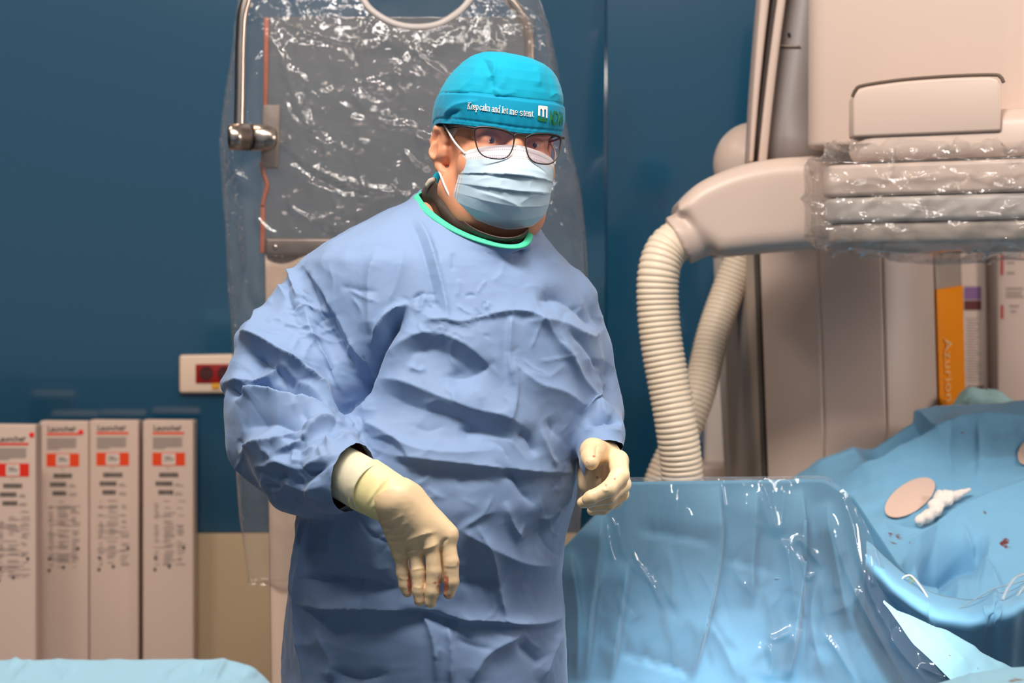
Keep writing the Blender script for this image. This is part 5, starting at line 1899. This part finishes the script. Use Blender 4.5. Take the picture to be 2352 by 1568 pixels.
# cuffs cut flat
def flat_cut(V, F, cc_, dd_, rad, ln, extra):
    a_ = (V - cc_) @ dd_
    rl = np.linalg.norm(V - cc_ - a_[:, None] * dd_, axis=1)
    out = (a_ > 0) & (a_ < ln) & (rl < rad) & extra
    F = F[~out[F].all(1)]
    ev = np.unique(F[out[F].any(1)])
    ev = ev[out[ev] & (a_[ev] < .02)]
    V = V.copy()
    V[ev] -= a_[ev, None] * dd_
    return V, F
cl_c, cl_d = np.array(P(808, 1100, 3.345)), np.array([.80, -.50, -.14])
cl_d /= np.linalg.norm(cl_d)
V, F = flat_cut(V, F, cl_c, cl_d, .066, .17, V[:, 1] < 3.392)
cr_c, cr_d = np.array(P(1384, 1014, 3.47)), np.array([.03, -.25, -.96])
cr_d /= np.linalg.norm(cr_d)
V, F = flat_cut(V, F, cr_c, cr_d, .08, .12, V[:, 0] > P(1338, 0, 3.5).x)
low = V[:, 2] < 0.415
F = F[~low[F].any(1)]
V, F = compact(V, F)
V, F = subdivide(V, F)
nrm = mesh_normals(V, F)
uv = project(V)
A = np.array
GF = [
    # sleeve seam and shoulder seam
    (A([(690, 600), (745, 670), (785, 740), (812, 800), (838, 852)]), .0035, 5, 14),
    (A([(700, 610), (730, 690), (775, 790), (815, 850)]), -.003, 9, 9),
    (A([(950, 485), (985, 550), (1012, 640), (1026, 700), (1030, 740)]), .0045, 14, 7),
    (A([(935, 490), (965, 560), (990, 650), (1000, 720)]), -.003, 12, 12),
    (A([(870, 565), (850, 640), (852, 720), (850, 770)]), .006, 16, 34),
    (A([(930, 560), (915, 640), (885, 720), (858, 800)]), .004, 26, 18),
    # armpit
    (A([(935, 700), (900, 760), (868, 815), (842, 856), (800, 925)]), -.026, 26, 20),
    (A([(838, 860), (800, 900), (775, 945)]), -.022, 20, 26),
    (A([(940, 698), (905, 712), (878, 740), (848, 800)]), .010, 9, 34),
    # chest drape arc above the belly hollow
    (A([(846, 858), (885, 815), (930, 782), (985, 765), (1045, 780), (1100, 818), (1160, 880)]), .0105, 34, 46),
    (A([(930, 815), (1000, 800), (1060, 830), (1110, 868)]), -.006, 46, 34),
    # fan of folds from the armpit over the belly
    (A([(850, 868), (920, 878), (1000, 910), (1080, 940), (1160, 960), (1225, 995)]), .0100, 30, 50),
    (A([(880, 900), (960, 935), (1060, 960), (1150, 1000)]), -.006, 50, 30),
    (A([(800, 950), (870, 985), (950, 1030), (1050, 1040), (1150, 1030)]), .007, 34, 30),
    (A([(1050, 985), (1110, 990), (1180, 1010)]), -.006, 26, 20),
    # package creases
    (A([(845, 1028), (900, 1045), (960, 1056), (1060, 1066), (1160, 1076), (1240, 1084), (1325, 1086)]), .0060, 5, 22),
    (A([(850, 1045), (960, 1072), (1100, 1090), (1250, 1100)]), -.0030, 18, 8),
    (A([(1176, 715), (1170, 760), (1168, 830), (1174, 890)]), .0040, 6, 12),
    (A([(1172, 820), (1185, 870), (1180, 930), (1160, 990)]), .0035, 18, 6),
    (A([(960, 742), (1010, 735), (1060, 742), (1110, 728), (1180, 716), (1225, 724)]), .005, 7, 22),
    (A([(1180, 716), (1220, 722), (1255, 750), (1290, 800), (1330, 870)]), .0050, 8, 20),
    (A([(1230, 690), (1290, 680), (1350, 720), (1384, 760)]), -.010, 30, 22),
    (A([(1200, 740), (1280, 742), (1340, 765), (1378, 775)]), .006, 16, 30),
    (A([(1300, 755), (1335, 790), (1360, 830), (1375, 850)]), -.004, 7, 10),
    (A([(1280, 760), (1310, 830), (1350, 900), (1356, 950)]), .0045, 12, 16),
    (A([(1375, 860), (1360, 905), (1335, 955)]), .007, 18, 18),
    (A([(1255, 960), (1280, 1000), (1325, 1040)]), -.004, 12, 18),
    (A([(1175, 830), (1230, 880), (1290, 900), (1340, 935)]), .006, 30, 20),
    (A([(1180, 990), (1215, 1010), (1230, 1050)]), -.006, 14, 14),
    (A([(1130, 1060), (1180, 1090), (1200, 1130), (1230, 1160)]), -.005, 10, 16),
    (A([(1240, 985), (1258, 1040), (1275, 1070)]), .0035, 8, 10),
    (A([(1140, 830), (1080, 865), (1030, 868)]), -.005, 24, 20),
    (A([(940, 840), (965, 852), (980, 845)]), .003, 8, 8),
    # below the waist
    (A([(1093, 1205), (1118, 1250), (1138, 1310), (1150, 1380), (1160, 1420)]), .0045, 7, 14),
    (A([(1160, 1150), (1175, 1200), (1200, 1240)]), .004, 10, 12),
    (A([(1050, 1210), (1100, 1240), (1200, 1290), (1280, 1300)]), .005, 26, 26),
    (A([(1060, 1340), (1110, 1335), (1150, 1350)]), -.006, 20, 26),
    (A([(690, 1330), (760, 1330), (840, 1338), (920, 1352)]), -.007, 26, 12),
    (A([(684, 1388), (760, 1392), (850, 1394), (930, 1398), (1010, 1402)]), .0075, 6, 30),
    (A([(900, 1400), (960, 1405), (1030, 1428), (1052, 1425)]), -.006, 16, 10),
    (A([(1000, 1400), (1060, 1418), (1140, 1424), (1200, 1434), (1260, 1428), (1298, 1412)]), .0065, 7, 24),
    (A([(1150, 1415), (1175, 1428), (1230, 1430)]), .003, 4, 10),
    (A([(962, 1398), (985, 1440), (998, 1500), (1000, 1568)]), .0045, 6, 12),
    (A([(1030, 1430), (1036, 1500), (1034, 1568)]), .0045, 10, 5),
    (A([(1210, 1450), (1120, 1500), (1080, 1568)]), .0055, 22, 16),
    (A([(1180, 1470), (1225, 1510), (1240, 1525)]), -.006, 10, 18),
    (A([(1290, 1440), (1265, 1500), (1240, 1568)]), .006, 18, 14),
    (A([(730, 1440), (760, 1520), (750, 1568)]), .004, 16, 20),
    (A([(760, 1535), (820, 1560), (900, 1545)]), -.004, 14, 14),
    # turned front edge of the wrap-over panel
    (A([(712, 1160), (704, 1240), (694, 1320), (686, 1400), (690, 1480), (694, 1568)]), .0050, 8, 4),
    (A([(700, 1160), (690, 1250), (676, 1330), (670, 1390)]), .0030, 6, 6),
    # right sleeve (viewer's left)
    (A([(548, 772), (580, 778), (625, 802), (680, 845), (730, 905), (775, 948)]), .013, 12, 40),
    (A([(575, 800), (590, 850), (560, 880)]), -.006, 30, 30),
    (A([(560, 800), (640, 850), (700, 905)]), -.010, 34, 14),
    (A([(518, 882), (570, 872), (615, 860), (640, 832)]), .007, 10, 22),
    (A([(640, 830), (665, 862), (700, 900), (770, 958)]), .009, 12, 18),
    (A([(520, 884), (548, 905), (588, 880), (650, 896), (715, 922), (772, 958)]), -.010, 9, 12),
    (A([(540, 925), (572, 896), (612, 898), (660, 918), (720, 938), (775, 955)]), .009, 22, 8),
    (A([(625, 600), (640, 640), (660, 690)]), .004, 14, 10),
    (A([(672, 612), (680, 650), (686, 690)]), .006, 9, 12),
    (A([(600, 700), (592, 740), (580, 775)]), .0035, 6, 12),
    (A([(700, 700), (720, 780), (770, 860), (790, 920)]), .005, 16, 16),
    (A([(655, 745), (685, 752), (720, 760)]), .003, 5, 8),
    (A([(730, 640), (760, 730), (795, 820), (800, 880)]), -.004, 12, 14),
    # forearm
    (A([(548, 1045), (590, 1020), (650, 1010), (710, 985), (765, 968)]), .009, 30, 14),
    (A([(556, 985), (620, 965), (680, 985), (720, 1005)]), -.007, 30, 22),
    (A([(640, 1040), (690, 1018), (740, 978), (795, 975)]), .007, 9, 22),
    (A([(600, 1070), (650, 1060), (700, 1075), (740, 1060), (800, 1010)]), .007, 22, 16),
    (A([(690, 1060), (720, 1085), (770, 1060), (820, 1025)]), -.007, 10, 14),
    (A([(745, 1070), (770, 1048), (800, 1040), (832, 1035)]), .005, 9, 9),
    (A([(752, 1090), (765, 1070), (780, 1080)]), .004, 6, 8),
    (A([(650, 1090), (700, 1120), (760, 1110)]), .005, 22, 16),
    (A([(740, 1010), (770, 1020), (800, 1000), (828, 1030)]), .005, 9, 9),
    # left sleeve
    (A([(1345, 975), (1390, 965), (1425, 975)]), -.008, 8, 10),
    (A([(1345, 950), (1370, 935), (1412, 945)]), .004, 10, 10),
    (A([(1340, 990), (1390, 990), (1427, 992)]), .005, 10, 8),
    (A([(1372, 900), (1385, 945), (1405, 960)]), .004, 8, 8),
]
MF = rand_folds(90, 860, 1350, 560, 1568, (30, 110), (.0006, .0016), (4, 10), 61) + rand_folds(70, 530, 850, 620, 1170, (30, 110), (.0008, .0020), (4, 9), 62) \
    + rand_folds(26, 960, 1120, 660, 780, (16, 46), (.001, .0022), (3, 6), 63) + rand_folds(22, 630, 760, 700, 800, (16, 50), (.001, .002), (3, 6), 64, (.3, .5)) + rand_folds(24, 680, 860, 960, 1130, (20, 60), (.0015, .003), (4, 8), 65)
GF = GF + MF
face = np.clip(-nrm[:, 1] * 2.2 + 0.35, 0, 1)
front = (V[:, 1] < 3.70)
h = fold_field(uv, GF) * np.where(uv[:, 0] < 830, 2.0, 1.6)
# broad, sharp-edged crumple of the stiff paper-like cloth
cr = 0.0055 * (ridged(V * np.array([9, 9, 9]) + vnoise(V * 5, 4)[:, None] * 0.8, 31, 3) - 0.55)
cr += 0.0016 * (ridged(V * np.array([34, 34, 34]), 57, 2) - 0.5)
# sleeves crumple more than the chest
slv = np.exp(-np.maximum(0, uv[:, 0] - 760) / 60) + np.exp(-np.maximum(0, 1345 - uv[:, 0]) / 15)
cr2 = 0.014 * (ridged(V * np.array([11, 11, 14]), 77, 2) - 0.5) * np.clip(slv, 0, 1)
near = np.minimum(np.abs((V - cl_c) @ cl_d) + 5 * np.maximum(0, np.linalg.norm(V - cl_c, axis=1) - .10), np.abs((V - cr_c) @ cr_d) + 5 * np.maximum(0, np.linalg.norm(V - cr_c, axis=1) - .07))
att = np.clip(near / .035, .18, 1)
V = V + nrm * (((h * face * front) + cr * 0.8 + cr2) * att)[:, None]
gown = mesh_obj('gown', V, F, M_GOWN, man)
NECK = np.vstack([laplace_line(FRONT), back])
t_, _, _ = frames(np.vstack([NECK, NECK[:1]]))
t_ = t_[:-1]
out_ = (NECK - NECK.mean(0)) * np.array([1, 1, 0])
out_ /= np.linalg.norm(out_, axis=1)[:, None]
out_ = out_ + np.array([0, 0, -.75])
out_ -= t_ * (out_ * t_).sum(1)[:, None]
out_ /= np.linalg.norm(out_, axis=1)[:, None]
mi_ = np.cross(t_, out_)
aa_ = np.linspace(0, 2 * np.pi, 12, endpoint=False)
V = NECK[:, None] + .0054 * np.cos(aa_)[None, :, None] * out_[:, None] + .0026 * np.sin(aa_)[None, :, None] * mi_[:, None]
F = grid_faces(len(NECK), 12, True, True)
trim_ = fix_normals(mesh_obj('neck_trim', V.reshape(-1, 3), F, M_TRIM, gown))
subsurf(trim_, 1)

# ---- gloves
M_GLOVE = mat('cream_latex', c(232, 200, 158), rough=0.42, spec=0.4, bump=(90, 0.12, 0.002))
M_CUFFY = mat('yellow_cream_cuff', c(238, 222, 160), rough=0.5, spec=0.35, bump=(60, 0.2, 0.003))
M_INNER = mat('grey_cream_liner', c(216, 206, 176), rough=0.6, bump=(80, 0.15, 0.002))
# stains that belong to the glove: a per-vertex mask broken up by noise
nt = M_GLOVE.node_tree
b = nt.nodes['Principled BSDF']
at = N(nt, 'ShaderNodeAttribute', attribute_name='stain')
tc = N(nt, 'ShaderNodeTexCoord')
nz = N(nt, 'ShaderNodeTexNoise', Scale=210.0, Detail=4.0)
nt.links.new(tc.outputs['Object'], nz.inputs['Vector'])
ad = N(nt, 'ShaderNodeMath', operation='MULTIPLY_ADD')
nt.links.new(nz.outputs['Fac'], ad.inputs[0])
ad.inputs[1].default_value = 1.4
ad.inputs[2].default_value = -1.2
a2 = N(nt, 'ShaderNodeMath', operation='ADD')
nt.links.new(ad.outputs[0], a2.inputs[0])
nt.links.new(at.outputs['Fac'], a2.inputs[1])
a3 = N(nt, 'ShaderNodeMath', operation='MULTIPLY')
a3.use_clamp = True
nt.links.new(a2.outputs[0], a3.inputs[0])
a3.inputs[1].default_value = 1.6
a4 = N(nt, 'ShaderNodeMath', operation='MINIMUM')
nt.links.new(a3.outputs[0], a4.inputs[0])
a4.inputs[1].default_value = 0.8
mx = N(nt, 'ShaderNodeMix', data_type='RGBA')
mx.inputs['A'].default_value = c(232, 200, 158)
mx.inputs['B'].default_value = c(166, 62, 44)
nt.links.new(a4.outputs[0], mx.inputs['Factor'])
nt.links.new(mx.outputs['Result'], b.inputs['Base Color'])


def stain(o, V, spots):
    uv_ = project(V)
    s_ = np.zeros(len(V), np.float32)
    for (x, y, rx, ry, a) in spots:
        s_ = np.maximum(s_, a * np.exp(-((uv_[:, 0] - x) / rx) ** 2 - ((uv_[:, 1] - y) / ry) ** 2))
    at_ = o.data.attributes.new('stain', 'FLOAT', 'POINT')
    at_.data.foreach_set('value', s_)


k = lambda v: L(v, 3.305)
xs = np.arange(P(850, 0, 3.305).x, P(1075, 0, 3.305).x, .0017)
ys = np.arange(3.245, 3.395, .0017)
zs = np.arange(zat(1410, 3.305), zat(1085, 3.305), .0017)
fld = Field(xs, ys, zs)
kn = {'p': (922, 1272, 3.315), 'r': (956, 1262, 3.301), 'm': (992, 1248, 3.291), 'i': (1026, 1232, 3.297)}
wr = P(915, 1152, 3.300)
for n_, r0, r1 in (('p', 52, 16), ('r', 50, 18), ('m', 50, 19), ('i', 50, 19.5)):
    fld.add(fld.cone(wr, P(*kn[n_]), k(r0) * .92, k(r1)), .014)
fld.add(fld.cone(P(893, 1178, 3.310), P(918, 1262, 3.315), k(24), k(15)), .014)
fld.add(fld.cone(P(955, 1140, 3.305), P(1030, 1225, 3.298), k(18), k(21)), .014)
FING = {'p': ([kn['p'], (926, 1315, 3.313), (931, 1342, 3.313), (936, 1359, 3.313)], [15.5, 16, 15, 12.5]),
        'r': ([kn['r'], (961, 1315, 3.299), (963, 1355, 3.299), (964, 1379, 3.300)], [16.5, 16.8, 16, 13.5]),
        'm': ([kn['m'], (997, 1312, 3.290), (993, 1358, 3.291), (989, 1383, 3.294)], [17.5, 17.5, 16.5, 13.5]),
        'i': ([kn['i'], (1036, 1290, 3.292), (1037, 1335, 3.293), (1031, 1362, 3.296)], [18.5, 18, 17.2, 13.8])}
ff = None
for n_, (pt, rr) in FING.items():
    g = fld.chain([P(*p_) for p_ in pt], [k(v) for v in rr], .003)
    ff = g if ff is None else np.minimum(ff, g)
fld.add(ff, .006)
fld.add(fld.chain([P(975, 1180, 3.325), P(1010, 1240, 3.340), P(1018, 1290, 3.337), P(1012, 1325, 3.327)], [k(24), k(19), k(17), k(14)], .004), .008)
V, F = fld.mesh()
V = laplace(V, F, 2, .5)
# trim at the band
hd = np.array([.50, 0.0, -.82])
hd /= np.linalg.norm(hd)
cut = ((V - np.array(P(915, 1150, 3.300))) @ hd) < -0.022
F = F[~cut[F].all(1)]
V, F = compact(V, F)
nrm = mesh_normals(V, F)
hf = [
    (A([(896, 1262), (930, 1245), (970, 1228), (1005, 1220)]), .0022, 4, 8),
    (A([(902, 1282), (945, 1268), (985, 1258), (1010, 1246)]), .0022, 4, 8),
    (A([(908, 1285), (925, 1283), (945, 1276)]), .002, 3, 6),
    (A([(1012, 1275), (1016, 1248), (1030, 1235)]), -.002, 4, 4),
    (A([(872, 1205), (900, 1196), (930, 1180)]), .0012, 4, 6), (A([(878, 1222), (905, 1214), (940, 1198)]), .0012, 4, 6),
    (A([(884, 1238), (912, 1232), (945, 1218)]), .0012, 4, 6), (A([(890, 1250), (920, 1244), (960, 1228)]), .001, 4, 6),
    (A([(944, 1310), (962, 1306), (980, 1303)]), .0012, 3, 5), (A([(1018, 1298), (1035, 1300), (1052, 1298)]), .0008, 3, 3),
    (A([(915, 1326), (930, 1330), (944, 1328)]), .0010, 3, 4), (A([(946, 1345), (962, 1350), (978, 1346)]), .0008, 3, 4),
]
V = V + nrm * (fold_field(project(V), hf) * np.clip(-nrm[:, 1] * 2 + .3, 0, 1) + .0006 * (ridged(V * 60, 5, 2) - .5))[:, None]
g1 = mesh_obj('glove', V, F, M_GLOVE, man)
tag(g1, 'hanging gloved hand with reddened fingertips and a pale yellow cuff')
stain(g1, V, [(941, 1340, 7, 34, 1.25), (950, 1378, 14, 16, .8), (972, 1350, 10, 30, .6), (1010, 1345, 9, 30, 1.1), (1024, 1345, 10, 40, 1.15), (1030, 1370, 16, 12, .7), (1000, 1338, 8, 6, .9), (1052, 1295, 5, 9, .9), (930, 1362, 14, 10, .7)])


def cuff(name, a, b_, ra, rb, sq, m, parent, folds, seg=64, n=40, lip=.0012):
    path = np.linspace(np.array(a), np.array(b_), n)
    V_, F_ = tube_geo(path, np.linspace(ra, rb, n), seg, cap=False)
    V_, F_ = np.array(V_), np.array(F_)
    # flatten front to back
    mid_ = path.repeat(seg, 0)
    V_ = mid_ + (V_ - mid_) * np.array([1, sq, 1])
    nr = mesh_normals(V_, F_)
    if (nr * (V_ - mid_)).sum() < 0:
        F_ = F_[:, ::-1]
        nr = -nr
    V_ = V_ + nr * (fold_field(project(V_), folds) + .0007 * (ridged(V_ * 50, 8, 2) - .5))[:, None]
    o = mesh_obj(name, V_, F_, m, parent)
    solidify(o, lip)
    return o


cuff('cuff', P(838, 1112, 3.323), P(926, 1162, 3.298), k(64), k(56), .64, M_CUFFY, g1,
     [(A([(850, 1170), (880, 1140), (915, 1105)]), .0020, 5, 8), (A([(842, 1160), (870, 1120), (900, 1085)]), .0022, 4, 8), (A([(858, 1180), (900, 1140), (940, 1112)]), .0016, 5, 7), (A([(865, 1175), (905, 1150), (930, 1128)]), -.0015, 4, 4)])
cuff('liner', P(740, 1060, 3.395), P(858, 1124, 3.318), k(63), k(61), .88, M_INNER, g1, [(A([(790, 1120), (830, 1110), (870, 1060)]), .0012, 8, 8)])

# left hand (viewer's right): thumb towards the camera, fingers curled across
k = lambda v: L(v, 3.46)
xs = np.arange(P(1305, 0, 3.46).x, P(1470, 0, 3.46).x, .0016)
ys = np.arange(3.37, 3.56, .0018)
zs = np.arange(zat(1205, 3.46), zat(988, 3.46), .0016)
fld = Field(xs, ys, zs)
fld.add(fld.chain([P(1372, 1040, 3.545), P(1388, 1052, 3.50), P(1418, 1062, 3.47)], [k(34), k(33), k(26)], .01), 0)     # wrist to knuckles, upper edge
fld.add(fld.chain([P(1362, 1060, 3.54), P(1378, 1100, 3.51), P(1412, 1128, 3.475)], [k(36), k(34), k(22)], .01), .016)   # palm heel, little finger side
fld.add(fld.chain([P(1350, 1090, 3.53), P(1350, 1115, 3.515)], [k(24), k(22)], .01), .012)
f4 = [([(1420, 1056, 3.465), (1424, 1090, 3.425), (1398, 1122, 3.405), (1358, 1142, 3.400), (1350, 1146, 3.402)], [23, 21, 18, 15.5, 14]),
      ([(1424, 1080, 3.475), (1430, 1112, 3.445), (1398, 1140, 3.425), (1350, 1150, 3.418), (1338, 1154, 3.420)], [21, 19, 17, 15, 13]),
      ([(1420, 1104, 3.485), (1426, 1134, 3.465), (1396, 1156, 3.448), (1362, 1160, 3.440)], [20, 18, 16, 14]),
      ([(1412, 1122, 3.49), (1412, 1150, 3.478), (1385, 1167, 3.468), (1360, 1172, 3.462)], [18, 16, 14.5, 12])]
ff = None
for pt, rr in f4:
    g = fld.chain([P(*p_) for p_ in pt], [k(v) for v in rr], .004)
    ff = g if ff is None else smin(ff, g, .0015)
fld.add(ff, .006)
fld.add(fld.chain([P(1392, 1040, 3.49), P(1362, 1036, 3.45), P(1356, 1050, 3.425), P(1358, 1062, 3.412)], [k(30), k(29), k(21), k(17)], .006), .008)    # thumb
V, F = fld.mesh()
V = laplace(V, F, 2, .5)
nrm = mesh_normals(V, F)
hf = [(A([(1372, 1020), (1370, 1035), (1372, 1048)]), -.002, 4, 5), (A([(1392, 1050), (1388, 1075), (1386, 1100)]), .002, 5, 8), (A([(1404, 1050), (1400, 1080), (1398, 1095)]), .0018, 4, 6),
      (A([(1385, 1118), (1388, 1126), (1400, 1124)]), .0015, 3, 4), (A([(1340, 1030), (1352, 1024), (1362, 1022)]), .0008, 3, 5)]
V = V + nrm * (fold_field(project(V), hf) * np.clip(-nrm[:, 1] * 2 + .3, 0, 1) + .0006 * (ridged(V * 60, 15, 2) - .5))[:, None]
g2 = mesh_obj('glove', V, F, M_GLOVE, man)
tag(g2, 'curled gloved hand with blood specks held beside the draped table')
stain(g2, V, [(1364, 1047, 5, 4, 1.3), (1350, 1062, 12, 10, .55), (1392, 1114, 5, 6, 1.0), (1412, 1100, 4, 5, 1.0), (1360, 1140, 10, 6, .75), (1335, 1155, 10, 8, .6), (1362, 1172, 9, 8, .6), (1398, 1078, 10, 14, .6), (1370, 1096, 6, 5, 1.0), (1358, 1086, 4, 4, .9)])
cuff('cuff', P(1366, 985, 3.60), P(1378, 1052, 3.525), k(50), k(44), .9, M_INNER, g2, [])
